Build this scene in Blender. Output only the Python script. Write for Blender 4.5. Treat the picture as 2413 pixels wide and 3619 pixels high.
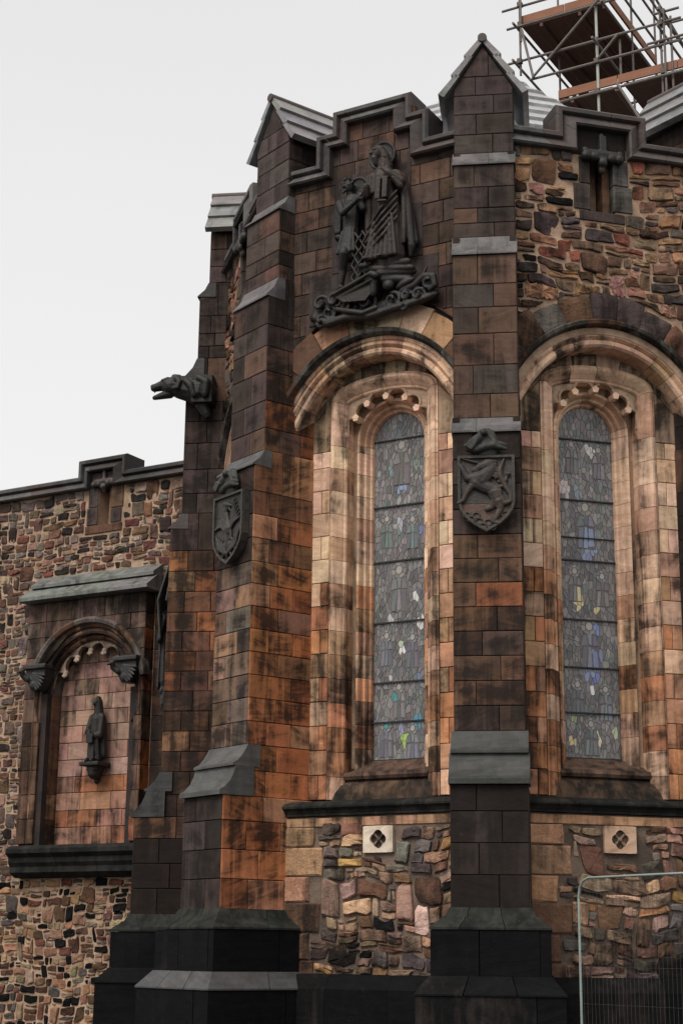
import bpy, bmesh, math, random
from mathutils import Vector, Matrix

# ------------------------------------------------------------------ camera, sky, sun, exposure
for _o in list(bpy.data.objects):
    bpy.data.objects.remove(_o)
S = bpy.context.scene
COL = S.collection
random.seed(11)
rnd = random.random
def U(a, b): return a + (b - a) * random.random()
R_ = math.radians

cam_data = bpy.data.cameras.new('camera')
cam = bpy.data.objects.new('camera', cam_data); COL.objects.link(cam)
cam_data.sensor_fit = 'VERTICAL'; cam_data.sensor_height = 36.0; cam_data.sensor_width = 24.0
cam_data.lens = 57.83; cam_data.clip_start = 0.1; cam_data.clip_end = 3000
_p = R_(15.03)
cam.matrix_world = (Matrix.Translation((0, 0, 1.6)) @ Matrix.Rotation(R_(90) + _p, 4, 'X') @ Matrix.Rotation(R_(0.64), 4, 'Z'))
S.camera = cam

SUN_EL, SUN_AZ = 52.0, -38.0          # azimuth measured from behind the camera, negative = from the left
w = bpy.data.worlds.new('World'); S.world = w; w.use_nodes = True
nt = w.node_tree; nt.nodes.clear()
_out = nt.nodes.new('ShaderNodeOutputWorld'); _bg = nt.nodes.new('ShaderNodeBackground')
_sky = nt.nodes.new('ShaderNodeTexSky'); _sky.sky_type = 'NISHITA'; _sky.sun_disc = False
_sky.sun_elevation = R_(SUN_EL); _sky.sun_rotation = R_(180 + SUN_AZ); _sky.air_density = 1.0; _sky.dust_density = 4.0
_tc = nt.nodes.new('ShaderNodeTexCoord'); _sep = nt.nodes.new('ShaderNodeSeparateXYZ')
_map = nt.nodes.new('ShaderNodeMapping'); _map.inputs['Scale'].default_value = (1.0, 1.0, 2.2)
_nz = nt.nodes.new('ShaderNodeTexNoise'); _nz.inputs['Scale'].default_value = 1.3; _nz.inputs['Detail'].default_value = 3
_cr = nt.nodes.new('ShaderNodeValToRGB')      # overcast cloud deck, a little deeper grey away from the horizon
_cr.color_ramp.elements[0].position = 0.02; _cr.color_ramp.elements[0].color = (6.98, 6.97, 6.86, 1)
_cr.color_ramp.elements[1].position = 0.75; _cr.color_ramp.elements[1].color = (5.1, 5.05, 5.05, 1)
_mx = nt.nodes.new('ShaderNodeMix'); _mx.data_type = 'RGBA'; _mx.inputs[0].default_value = 0.95
_ad = nt.nodes.new('ShaderNodeMath'); _ad.operation = 'MULTIPLY_ADD'; _ad.inputs[1].default_value = 0.22; _ad.inputs[2].default_value = -0.11
_ad2 = nt.nodes.new('ShaderNodeMath'); _ad2.operation = 'ADD'
L = nt.links.new
L(_tc.outputs['Generated'], _map.inputs['Vector']); L(_map.outputs[0], _nz.inputs['Vector'])
L(_tc.outputs['Generated'], _sep.inputs[0]); L(_nz.outputs[0], _ad.inputs[0])
L(_sep.outputs['Z'], _ad2.inputs[0]); L(_ad.outputs[0], _ad2.inputs[1]); L(_ad2.outputs[0], _cr.inputs[0])
L(_sky.outputs[0], _mx.inputs[6]); L(_cr.outputs[0], _mx.inputs[7]); L(_mx.outputs[2], _bg.inputs[0])
_bg.inputs['Strength'].default_value = 0.076
L(_bg.outputs[0], _out.inputs[0])

_sd = bpy.data.lights.new('sun', 'SUN'); _sd.energy = 1.5; _sd.angle = R_(35); _sd.color = (1.0, 0.95, 0.88)
_so = bpy.data.objects.new('sun', _sd); COL.objects.link(_so)
_a, _e = R_(SUN_AZ), R_(SUN_EL)
_to = Vector((math.sin(_a) * math.cos(_e), -math.cos(_a) * math.cos(_e), math.sin(_e)))
_so.rotation_euler = _to.to_track_quat('Z', 'Y').to_euler()
S.view_settings.view_transform = 'Standard'; S.view_settings.look = 'None'
S.view_settings.exposure = 0.95; S.view_settings.gamma = 1.0
S.view_settings.use_curve_mapping = False

# ------------------------------------------------------------------ helpers: frames, objects
WM = {}
def reg(o, M, parent=None):
    COL.objects.link(o); WM[o.name] = M
    if parent is not None:
        o.parent = parent; o.matrix_basis = WM[parent.name].inverted() @ M
    else:
        o.matrix_basis = M
    return o
def thing(name, label, cat, loc, az=0, group=None):
    o = bpy.data.objects.new(name, None); o.empty_display_size = 0.2
    reg(o, Matrix.Translation(loc) @ Matrix.Rotation(R_(az), 4, 'Z'))
    o['label'] = label; o['category'] = cat
    if group: o['group'] = group
    return o
def tag(o, label, cat, group=None):
    o['label'] = label; o['category'] = cat
    if group: o['group'] = group
    return o
def out(az): return Vector((math.sin(R_(az)), -math.cos(R_(az)), 0))
def rgt(az): return Vector((math.cos(R_(az)), math.sin(R_(az)), 0))
def frame(az, p):                      # local x = to the right along a face, y = into the wall, z = up
    return Matrix.Translation(Vector((p[0], p[1], 0))) @ Matrix.Rotation(R_(az), 4, 'Z')
def mk(name, verts, faces, mat, parent=None, M=None, col=None, smooth=False, kind=None, recentre=True, attr=None, angle=None):
    M = M or Matrix.Identity(4)
    if recentre:
        xs, ys, zs = zip(*verts)
        c = Vector(((min(xs) + max(xs)) / 2, (min(ys) + max(ys)) / 2, (min(zs) + max(zs)) / 2))
        verts = [(v[0] - c.x, v[1] - c.y, v[2] - c.z) for v in verts]
        M = M @ Matrix.Translation(c)
    me = bpy.data.meshes.new(name); me.from_pydata(verts, [], faces)
    me.materials.append(mat)
    if smooth: me.polygons.foreach_set('use_smooth', [True] * len(me.polygons))
    if angle:
        me.polygons.foreach_set('use_smooth', [True] * len(me.polygons)); me.set_sharp_from_angle(angle=R_(angle))
    if attr is not None:
        a = me.color_attributes.new('tint', 'FLOAT_COLOR', 'POINT')
        a.data.foreach_set('color', [x for c in attr for x in c])
    o = bpy.data.objects.new(name, me)
    if col is not None: o.color = col
    if kind: o['kind'] = kind
    return reg(o, M, parent)
class MB:
    """collects simple solids into one mesh"""
    def __init__(s): s.v = []; s.f = []; s.c = []
    def add(s, v, f, c=None):
        n = len(s.v); s.v += v; s.f += [tuple(i + n for i in q) for q in f]
        if c is not None: s.c += [c] * len(v)
    def box(s, x0, x1, y0, y1, z0, z1):
        s.add([(x0, y0, z0), (x1, y0, z0), (x1, y1, z0), (x0, y1, z0), (x0, y0, z1), (x1, y0, z1), (x1, y1, z1), (x0, y1, z1)],
              [(0, 1, 5, 4), (1, 2, 6, 5), (2, 3, 7, 6), (3, 0, 4, 7), (4, 5, 6, 7), (3, 2, 1, 0)])
    def prism(s, poly, a0, a1, axis='x'):     # poly in the two other axes, extruded along axis
        n = len(poly)
        def P(a, q):
            return {'x': (a, q[0], q[1]), 'y': (q[0], a, q[1]), 'z': (q[0], q[1], a)}[axis]
        s.add([P(a0, q) for q in poly] + [P(a1, q) for q in poly],
              [tuple(range(n)), tuple(range(2 * n - 1, n - 1, -1))] + [(i, i + n, (i + 1) % n + n, (i + 1) % n) for i in range(n)])
    def tube(s, p0, p1, r, n=8, r1=None):
        p0, p1 = Vector(p0), Vector(p1); r1 = r if r1 is None else r1
        d = (p1 - p0).normalized(); a = d.orthogonal().normalized(); b = d.cross(a)
        v = []
        for p, q in ((p0, r), (p1, r1)):
            for i in range(n):
                t = 2 * math.pi * i / n; v.append(tuple(p + (a * math.cos(t) + b * math.sin(t)) * q))
        s.add(v, [(i, (i + 1) % n, (i + 1) % n + n, i + n) for i in range(n)] + [tuple(range(n - 1, -1, -1)), tuple(range(n, 2 * n))])
    def make(s, name, mat, parent=None, M=None, **k):
        o = mk(name, s.v, s.f, mat, parent, M, attr=s.c if s.c else None, **k)
        return o
def fixn(o):
    bm = bmesh.new(); bm.from_mesh(o.data); bmesh.ops.recalc_face_normals(bm, faces=bm.faces); bm.to_mesh(o.data); bm.free(); return o
def rgba(c, soot): return (c[0], c[1], c[2], soot)
def vary(c, a=0.15, h=0.06):
    k = 1 + U(-a, a); return tuple(max(0.004, x * k * (1 + U(-h, h))) for x in c)

# ------------------------------------------------------------------ materials
def newmat(name):
    m = bpy.data.materials.new(name); m.use_nodes = True; t = m.node_tree; t.nodes.clear()
    o = t.nodes.new('ShaderNodeOutputMaterial'); b = t.nodes.new('ShaderNodeBsdfPrincipled')
    t.links.new(b.outputs[0], o.inputs[0]); return m, t, b
class N:
    def __init__(s, t): s.t = t
    def n(s, typ, **k):
        q = s.t.nodes.new(typ)
        for a, v in k.items():
            if a.startswith('i_'): q.inputs[a[2:].replace('_', ' ')].default_value = v
            elif a[0] == 'I': s.set(q.inputs[int(a[1:])], v)
            else: setattr(q, a, v)
        return q
    def set(s, inp, v):
        if isinstance(v, bpy.types.NodeSocket): s.t.links.new(v, inp)
        else: inp.default_value = v
    def m(s, op, a, b=0.0, c=0.0, clamp=False):
        q = s.t.nodes.new('ShaderNodeMath'); q.operation = op; q.use_clamp = clamp
        s.set(q.inputs[0], a); s.set(q.inputs[1], b); s.set(q.inputs[2], c); return q.outputs[0]
    def noise(s, vec, scale, detail=3, rough=0.55, dist=0.0):
        q = s.t.nodes.new('ShaderNodeTexNoise'); s.set(q.inputs['Vector'], vec); q.inputs['Scale'].default_value = scale
        q.inputs['Detail'].default_value = detail; q.inputs['Roughness'].default_value = rough; q.inputs['Distortion'].default_value = dist
        return q.outputs[0]
    def vm(s, op, a, b=(0, 0, 0)):
        q = s.t.nodes.new('ShaderNodeVectorMath'); q.operation = op; s.set(q.inputs[0], a); s.set(q.inputs[1], b); return q.outputs[0]
    def mix(s, f, a, b, blend='MIX'):
        q = s.t.nodes.new('ShaderNodeMix'); q.data_type = 'RGBA'; q.blend_type = blend
        s.set(q.inputs[0], f); s.set(q.inputs[6], a); s.set(q.inputs[7], b); return q.outputs[2]
    def ramp(s, f, a, b):
        q = s.t.nodes.new('ShaderNodeMapRange'); q.interpolation_type = 'SMOOTHSTEP'
        s.set(q.inputs[0], f); s.set(q.inputs[1], a); s.set(q.inputs[2], b); return q.outputs[0]

def stone_mat(name, source='object', soot=(0.017, 0.0135, 0.012), bed=1.0, bump=0.35, rough=0.82, halo=True, fine=60, lichen=0.0, rugged=0.0, spec=0.10):
    """weathered stone: tint and soot amount come from the object colour (or the 'tint' attribute); bedding streaks and
    soot clouds are procedural"""
    m, t, b = newmat(name); k = N(t)
    if source == 'object':
        oi = k.n('ShaderNodeObjectInfo'); tint, amt, r = oi.outputs['Color'], oi.outputs['Alpha'], oi.outputs['Random']
    else:
        at = k.n('ShaderNodeAttribute', attribute_name='tint'); tint, amt = at.outputs['Color'], at.outputs['Alpha']
        wn = k.n('ShaderNodeTexWhiteNoise'); k.set(wn.inputs[0], at.outputs['Vector']); r = wn.outputs[0]
    tc = k.n('ShaderNodeTexCoord'); geo = k.n('ShaderNodeNewGeometry'); pos = geo.outputs['Position']
    off = k.n('ShaderNodeCombineXYZ', I0=k.m('MULTIPLY', r, 91.0), I1=k.m('MULTIPLY', r, 37.0), I2=k.m('MULTIPLY', r, 53.0)).outputs[0]
    rot = k.n('ShaderNodeVectorRotate', rotation_type='Y_AXIS'); k.set(rot.inputs['Vector'], tc.outputs['Object'])
    k.set(rot.inputs['Angle'], k.m('MULTIPLY', k.m('SUBTRACT', r, 0.5), 0.9))
    loc = k.vm('ADD', rot.outputs[0], off)
    streak = k.noise(k.vm('MULTIPLY', loc, (1.6, 1.6, 13.0)), 1.0, 4, 0.6, 0.8)
    cloud = k.noise(k.vm('ADD', pos, k.vm('MULTIPLY', off, (.02, .02, .02))), 2.1, 5, 0.62, 0.7)
    run = k.noise(k.vm('MULTIPLY', pos, (6.0, 6.0, 0.5)), 1.0, 4, 0.65, 0.5)
    spk = k.noise(pos, fine, 3, 0.7)
    mid = k.noise(loc, 9.0, 3, 0.6)
    # soot: where clouds, runs and bedding agree
    n = k.m('ADD', k.m('MULTIPLY', cloud, 0.5), k.m('ADD', k.m('MULTIPLY', streak, 0.42 * bed), k.m('MULTIPLY', run, 0.5)))
    n = k.m('DIVIDE', n, 1.0 + 0.42 * bed)
    n = k.m('ADD', k.m('MULTIPLY', k.m('SUBTRACT', n, 0.5), 3.7), 0.5)
    if halo:
        sx = k.n('ShaderNodeSeparateXYZ', I0=tc.outputs['Generated'])
        ex = k.m('MINIMUM', sx.outputs[0], k.m('SUBTRACT', 1.0, sx.outputs[0])); ez = k.m('MINIMUM', sx.outputs[2], k.m('SUBTRACT', 1.0, sx.outputs[2]))
        e = k.ramp(k.m('ADD', k.m('MINIMUM', k.m('MULTIPLY', ex, 1.6), ez), k.m('MULTIPLY', k.m('SUBTRACT', mid, 0.5), 0.9)), 0.0, 0.5)
        wgt = k.ramp(k.m('FRACT', k.m('MULTIPLY', r, 7.31)), 0.45, 0.75)
        n = k.m('ADD', n, k.m('MULTIPLY', wgt, k.m('SUBTRACT', k.m('MULTIPLY', e, 0.26), 0.15)))
    th = k.m('SUBTRACT', 1.02, k.m('MULTIPLY', amt, 1.1))
    mask = k.ramp(n, k.m('SUBTRACT', th, 0.36), k.m('ADD', th, 0.34))
    # tint variation: bedding bands and fine speckle
    v = k.m('ADD', k.m('MULTIPLY', streak, 0.9), k.m('ADD', k.m('MULTIPLY', spk, 0.35), k.m('MULTIPLY', mid, 0.45)))
    v = k.m('ADD', k.m('MULTIPLY', k.m('SUBTRACT', v, 0.85), 1.3), 1.0)
    base = k.vm('MULTIPLY', tint, k.n('ShaderNodeCombineXYZ', I0=v, I1=k.m('POWER', v, 1.12), I2=k.m('POWER', v, 1.2)).outputs[0])
    sc = k.vm('MULTIPLY', soot, k.n('ShaderNodeCombineXYZ', I0=v, I1=v, I2=v).outputs[0])
    col = k.mix(k.m('MULTIPLY', mask, 0.93), base, sc)
    if lichen:
        lm = k.ramp(k.noise(pos, 7.0, 5, 0.7), 0.62, 0.74)
        col = k.mix(k.m('MULTIPLY', lm, lichen), col, (0.075, 0.08, 0.035, 1))
        lm2 = k.ramp(k.noise(pos, 19.0, 4, 0.75), 0.66, 0.74)
        col = k.mix(k.m('MULTIPLY', lm2, lichen * .8), col, (0.26, 0.25, 0.23, 1))
    t.links.new(col, b.inputs['Base Color'])
    b.inputs['Roughness'].default_value = rough; b.inputs['Specular IOR Level'].default_value = spec
    h = k.m('ADD', k.m('MULTIPLY', spk, 0.4), k.m('ADD', k.m('MULTIPLY', streak, 0.5), k.m('MULTIPLY', k.noise(pos, 22, 4, 0.65), 0.6)))
    if rugged:
        h = k.m('ADD', h, k.m('MULTIPLY', k.noise(loc, 11, 5, 0.7, 0.6), rugged))
    bp = k.n('ShaderNodeBump'); bp.inputs['Strength'].default_value = bump; bp.inputs['Distance'].default_value = 0.02
    t.links.new(h, bp.inputs['Height']); t.links.new(bp.outputs[0], b.inputs['Normal'])
    return m
M_ash = stone_mat('sandstone_ashlar')
M_dressed = stone_mat('dressed_stone', halo=False, bed=0.5, bump=0.25)
M_slab = stone_mat('weathering_stone', halo=False, bed=0.3, bump=0.3, soot=(0.05, 0.05, 0.05), rough=0.6, lichen=0.5, spec=0.3)
M_rub = stone_mat('rubble_stone', halo=False, bed=0.8, bump=0.9, rugged=1.6, fine=45)
M_rubs = stone_mat('rubble_stone_joined', source='attr', halo=False, bed=0.4, bump=0.9, rugged=1.6, fine=45)
M_roof = stone_mat('wet_roof_slab', halo=False, bed=0.3, bump=0.2, soot=(0.06, 0.06, 0.06), rough=0.32, spec=0.5)
M_carve = stone_mat('carved_stone', halo=False, bed=0.5, bump=0.6, soot=(0.016, 0.015, 0.015), rough=0.5, spec=0.3)
M_moss = stone_mat('damp_plinth_stone', halo=False, bed=0.3, bump=0.4, soot=(0.012, 0.013, 0.013), rough=0.75, lichen=0.3, spec=0.06)
M_plin = stone_mat('wet_vignetted_plinth', halo=False, bed=0.3, bump=0.5, soot=(0.006, 0.0064, 0.007), rough=0.75, lichen=0.08, spec=0.05)  # wet, dirty plinth stone, with lens vignette darkening put into its colour
def mortar_mat(name, a, bcol):
    m, t, b = newmat(name); k = N(t); geo = k.n('ShaderNodeNewGeometry')
    n1 = k.noise(geo.outputs['Position'], 3.0, 4, 0.6); n2 = k.noise(geo.outputs['Position'], 40, 3, 0.7)
    col = k.mix(k.ramp(n1, 0.35, 0.65), a + (1,), bcol + (1,)); col = k.mix(0.5, col, k.mix(n2, (0.3, 0.3, 0.3, 1), (1, 1, 1, 1)), 'MULTIPLY')
    t.links.new(col, b.inputs['Base Color']); b.inputs['Roughness'].default_value = 0.95
    bp = k.n('ShaderNodeBump'); bp.inputs['Strength'].default_value = 0.8; bp.inputs['Distance'].default_value = 0.02
    t.links.new(n2, bp.inputs['Height']); t.links.new(bp.outputs[0], b.inputs['Normal']); return m
M_joint = mortar_mat('joint_mortar', (0.05, 0.03, 0.025), (0.022, 0.018, 0.018))
M_mort = mortar_mat('rubble_mortar', (0.58, 0.40, 0.28), (0.34, 0.22, 0.145))
M_mortd = mortar_mat('damp_rubble_mortar', (0.22, 0.155, 0.115), (0.09, 0.066, 0.052))
def plain(name, col, rough=0.6, metal=0.0, nscale=12, amt=0.35, spec=0.4):
    m, t, b = newmat(name); k = N(t); geo = k.n('ShaderNodeNewGeometry'); n1 = k.noise(geo.outputs['Position'], nscale, 4, 0.65)
    f = k.m('ADD', 1 - amt, k.m('MULTIPLY', n1, 2 * amt))
    t.links.new(k.vm('MULTIPLY', col, k.n('ShaderNodeCombineXYZ', I0=f, I1=f, I2=f).outputs[0]), b.inputs['Base Color'])
    b.inputs['Roughness'].default_value = rough; b.inputs['Metallic'].default_value = metal; b.inputs['Specular IOR Level'].default_value = spec
    return m
M_dark = plain('dark_interior', (0.012, 0.012, 0.013), 0.9)
M_lead = plain('lead_came', (0.13, 0.115, 0.115), 0.6, 0.0, 20)
M_iron = plain('iron_bar', (0.02, 0.02, 0.021), 0.6)
M_tube = plain('galvanised_tube', (0.13, 0.11, 0.10), 0.55, 0.2, 9, 0.6)
M_tubeg = plain('pale_green_tube', (0.36, 0.38, 0.33), 0.5, 0.2, 5, 0.3)
M_fence = plain('galvanised_fence_tube', (0.30, 0.36, 0.33), 0.4, 0.5, 4, 0.35)
M_clamp = plain('scaffold_clamp', (0.09, 0.07, 0.06), 0.6, 0.5)
def wood_mat(name, col):
    m, t, b = newmat(name); k = N(t); tc = k.n('ShaderNodeTexCoord'); oi = k.n('ShaderNodeObjectInfo')
    v = k.vm('ADD', k.vm('MULTIPLY', tc.outputs['Object'], (2.0, 20, 20)), k.n('ShaderNodeCombineXYZ', I0=k.m('MULTIPLY', oi.outputs['Random'], 30.0)).outputs[0])
    n1 = k.noise(v, 1.0, 4, 0.6, 0.5); n2 = k.noise(tc.outputs['Object'], 2.5, 3, 0.6)
    f = k.m('ADD', 0.45, k.m('MULTIPLY', k.m('ADD', n1, n2), 0.55))
    t.links.new(k.vm('MULTIPLY', col, k.n('ShaderNodeCombineXYZ', I0=f, I1=f, I2=f).outputs[0]), b.inputs['Base Color']); b.inputs['Roughness'].default_value = 0.8
    return m
M_board = wood_mat('orange_scaffold_board', (0.23, 0.10, 0.055)); M_deck = wood_mat('dark_deck_board', (0.10, 0.05, 0.035))
def glass_mat():
    m, t, b = newmat('leaded_glass'); k = N(t); oi = k.n('ShaderNodeObjectInfo'); at = k.n('ShaderNodeAttribute', attribute_name='tint')
    tc = k.n('ShaderNodeTexCoord'); n1 = k.noise(tc.outputs['Object'], 14, 3, 0.6)
    col = at.outputs['Color']; f = k.m('ADD', 0.7, k.m('MULTIPLY', n1, 0.6))
    t.links.new(k.vm('MULTIPLY', col, k.n('ShaderNodeCombineXYZ', I0=f, I1=f, I2=f).outputs[0]), b.inputs['Base Color'])
    b.inputs['Roughness'].default_value = 0.22; b.inputs['Specular IOR Level'].default_value = 0.55
    bp = k.n('ShaderNodeBump'); bp.inputs['Strength'].default_value = 0.15; bp.inputs['Distance'].default_value = 0.02
    t.links.new(k.noise(tc.outputs['Object'], 30, 2), bp.inputs['Height']); t.links.new(bp.outputs[0], b.inputs['Normal']); return m
M_glass = glass_mat()

# albedo palette
PURP = (0.080, 0.060, 0.055); DARK = (0.031, 0.025, 0.023); BLACK = (0.0085, 0.0088, 0.0092)
ORNG = (0.54, 0.20, 0.08); RUST = (0.38, 0.128, 0.05); CREAM = (0.80, 0.555, 0.39); TAN = (0.48, 0.275, 0.165)
GREY = (0.145, 0.118, 0.103); PINK = (0.42, 0.225, 0.165); BROWN = (0.145, 0.080, 0.052); SLAB = (0.15, 0.143, 0.142)
def pk(*cw):                              # a pick drawn part of the way to the average of its palette
    c = pick(*cw); t = sum(w for _, w in cw); m = [sum(q[i] * w for q, w in cw) / t for i in range(3)]
    return tuple(c[i] * .55 + m[i] * .45 for i in range(3))
def pick(*cw):
    t = rnd() * sum(w for _, w in cw)
    for c, w in cw:
        t -= w
        if t <= 0: return c
    return cw[-1][0]
# ------------------------------------------------------------------ masonry generators
def inset(poly, d):
    n = len(poly); r = []
    for i in range(n):
        p, q, s = poly[i - 1], poly[i], poly[(i + 1) % n]
        a = (q[0] - p[0], q[1] - p[1]); b = (s[0] - q[0], s[1] - q[1])
        la = math.hypot(*a) or 1e-9; lb = math.hypot(*b) or 1e-9
        na = (-a[1] / la, a[0] / la); nb = (-b[1] / lb, b[0] / lb)
        m = (na[0] + nb[0], na[1] + nb[1]); k = max(0.35, 1 + na[0] * nb[0] + na[1] * nb[1])
        r.append((q[0] + m[0] * d / k, q[1] + m[1] * d / k))
    return r
def area(poly): return sum(poly[i - 1][0] * poly[i][1] - poly[i][0] * poly[i - 1][1] for i in range(len(poly))) / 2
def clip(poly, hp):                       # keep a*x+b*y<=c
    a, b, c = hp; r = []
    for i in range(len(poly)):
        p, q = poly[i - 1], poly[i]; dp = a * p[0] + b * p[1] - c; dq = a * q[0] + b * q[1] - c
        if (dp <= 0) != (dq <= 0):
            t = dp / (dp - dq); r.append((p[0] + (q[0] - p[0]) * t, p[1] + (q[1] - p[1]) * t))
        if dq <= 0: r.append(q)
    return r
def push_disc(poly, c, rad, n=5):         # push the part of a polygon that lies in a disc out to its rim
    pts = []
    for i in range(len(poly)):
        p, q = poly[i], poly[(i + 1) % len(poly)]
        for j in range(n): pts.append((p[0] + (q[0] - p[0]) * j / n, p[1] + (q[1] - p[1]) * j / n))
    if all(math.hypot(x - c[0], z - c[1]) < rad for x, z in pts): return None
    if not any(math.hypot(x - c[0], z - c[1]) < rad for x, z in pts): return poly
    r = []
    for x, z in pts:
        d = math.hypot(x - c[0], z - c[1])
        if d < rad: x, z = c[0] + (x - c[0]) * rad / d, c[1] + (z - c[1]) * rad / d
        if not r or math.hypot(x - r[-1][0], z - r[-1][1]) > 0.012: r.append((x, z))
    return r if len(r) > 2 and area(r) > 0.004 else None
def block(fr, poly, name, parent, mat, col, soot, d=0.0, th=0.09, gap=0.004, cham=0.007, jit=0.0022, proud=None):
    if area(poly) < 0: poly = poly[::-1]
    poly = inset(poly, gap * U(.75, 1.3)); n = len(poly); pr = U(0, 0.006) if proud is None else proud
    if area(poly) <= 0.0008: return None
    q = inset(poly, cham); a, b = U(-.02, .02), U(-.01, .01); cx = sum(p[0] for p in poly) / n; cz = sum(p[1] for p in poly) / n
    tilt = lambda p: max(-.003, min(.003, (p[0] - cx) * a * .15 + (p[1] - cz) * b * .15))
    v = [(x + U(-jit, jit), d - pr + tilt((x, z)), z + U(-jit, jit)) for x, z in q] + [(x, d - pr + cham, z) for x, z in poly] + [(x, d + th, z) for x, z in poly]
    f = [tuple(range(n))] + [(i + n, (i + 1) % n + n, (i + 1) % n, i) for i in range(n)] + [(i + 2 * n, (i + 1) % n + 2 * n, (i + 1) % n + n, i + n) for i in range(n)]
    return mk(name, v, f, mat, parent, fr, rgba(col, soot))
def rect(u0, u1, z0, z1): return [(u0, z0), (u1, z0), (u1, z1), (u0, z1)]
def ashlar(fr, u0, u1, zs, splits, name, parent, mat, tint, d=0.0, hole=None, rects=(), th=0.09, clipf=None):
    """coursed blocks between u0 and u1; splits(i, za, zb) gives the joints of a course as fractions; hole = list of discs"""
    for i in range(len(zs) - 1):
        za, zb = zs[i], zs[i + 1]
        a0 = u0(za) if callable(u0) else u0; a1 = u1(za) if callable(u1) else u1
        fx = [0.0] + list(splits(i, za, zb)) + [1.0]
        for j in range(len(fx) - 1):
            p = rect(a0 + (a1 - a0) * fx[j], a0 + (a1 - a0) * fx[j + 1], za, zb)
            for hp in (clipf or ()):
                p = clip(p, hp)
                if len(p) < 3: break
            if len(p) < 3: continue
            for c, rd in (hole or ()):
                if p: p = push_disc(p, c, rd)
            if not p: continue
            mx = sum(q[0] for q in p) / len(p); mz = sum(q[1] for q in p) / len(p)
            if any(a < mx < b and c < mz < e for a, b, c, e in rects): continue
            col, so = tint(mx, mz)
            block(fr, p, name, parent, mat, vary(col), so, d, th)
def stone_geo(poly, h, rough=0.02):
    """one rounded, uneven rubble stone standing h proud of the wall plane y = 0"""
    n0 = len(poly); pts = []
    for i in range(n0):                    # round the corners
        p, q, s = poly[i - 1], poly[i], poly[(i + 1) % n0]
        for t, o in ((0.17, p), (0.15, s)):
            pts.append((q[0] + (o[0] - q[0]) * t * U(.5, 1.2) + U(-rough, rough) * .5, q[1] + (o[1] - q[1]) * t * U(.5, 1.2) + U(-rough, rough) * .5))
    n = len(pts); cx = sum(p[0] for p in pts) / n; cz = sum(p[1] for p in pts) / n
    tx, tz = U(-.12, .12), U(-.15, .1)
    ring = lambda k, y, jy: [(cx + (x - cx) * k + U(-.004, .004), y + ((x - cx) * tx + (z - cz) * tz if jy else 0) + (U(-1, 1) * rough * .4 if jy else 0), cz + (z - cz) * k + U(-.004, .004)) for x, z in pts]
    v = ring(1.0, 0.03, 0) + ring(0.97, -h * .55, 1) + ring(0.84, -h, 1) + ring(0.5, -h * U(.95, 1.12), 1) + [(cx, -h * U(.95, 1.15), cz)]
    f = []
    for k in range(3):
        for i in range(n): f.append((i + k * n, (i + 1) % n + k * n, (i + 1) % n + (k + 1) * n, i + (k + 1) * n))
    c = 4 * n
    for i in range(n): f.append((i + 3 * n, (i + 1) % n + 3 * n, c))
    return v, f
def rubble_layout(u0, u1, z0, z1, hmin, hmax, lmin, lmax, warp=0.02):
    """rough courses of stones; some stones are split in two, some span two courses"""
    zs = [z0]
    while zs[-1] < z1 - hmin * .6: zs.append(min(z1, zs[-1] + U(hmin, hmax)))
    zs[-1] = z1
    ph = [U(0, 6) for _ in range(8)]
    def W(u, z):
        return (u + warp * (math.sin(3.1 * z + ph[0]) + .6 * math.sin(7.3 * z + 2 * u + ph[1])), z + warp * (1.2 * math.sin(1.9 * u + ph[2]) + .8 * math.sin(4.3 * u + 1.7 * z + ph[3]) + .5 * math.sin(9.1 * u + ph[4])))
    res = []; taken = []
    for i in range(len(zs) - 1):
        za, zb = zs[i], zs[i + 1]; u = u0
        tk = sorted(taken); taken = []
        while u < u1 - 0.02:
            blk = [t for t in tk if t[0] <= u + 1e-6 < t[1]]
            if blk: u = blk[0][1]; continue
            nxt = min([t[0] for t in tk if t[0] > u] + [u1])
            L_ = U(lmin, lmax) * (1.0 if rnd() > .2 else .55); e = u + L_
            if e > nxt - lmin * .5: e = nxt
            r = rnd()
            if r < 0.10 and i < len(zs) - 2 and e - u > lmin * .7:
                res.append((u, e, za, zs[i + 2])); taken.append((u, e))
            elif r < 0.34 and zb - za > hmin * 1.15:
                m = za + (zb - za) * U(.35, .65)
                res += [(u, e, za, m), (u, e, m, zb)] if rnd() < .6 else [(u, u + (e - u) * .45, za, m), (u + (e - u) * .45, e, za, m), (u, e, m, zb)]
            else: res.append((u, e, za, zb))
            u = e
    polys = []
    for a, b, c, e in res:
        jj = min(.026, .012 + .05 * (e - c)); j = lambda: U(-jj, jj)
        k = [(a, c), (b, c), (b, e), (a, e)]
        if b - a > .16: k = [(a, c), ((a + b) / 2, c - .004 + j() * .5), (b, c), (b, e), ((a + b) / 2, e + j()), (a, e)]
        if e - c > .2: k = [q for q in k]
        polys.append([(lambda p: (p[0] + j(), p[1] + j()))(W(*p)) for p in k])
    return polys
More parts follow.
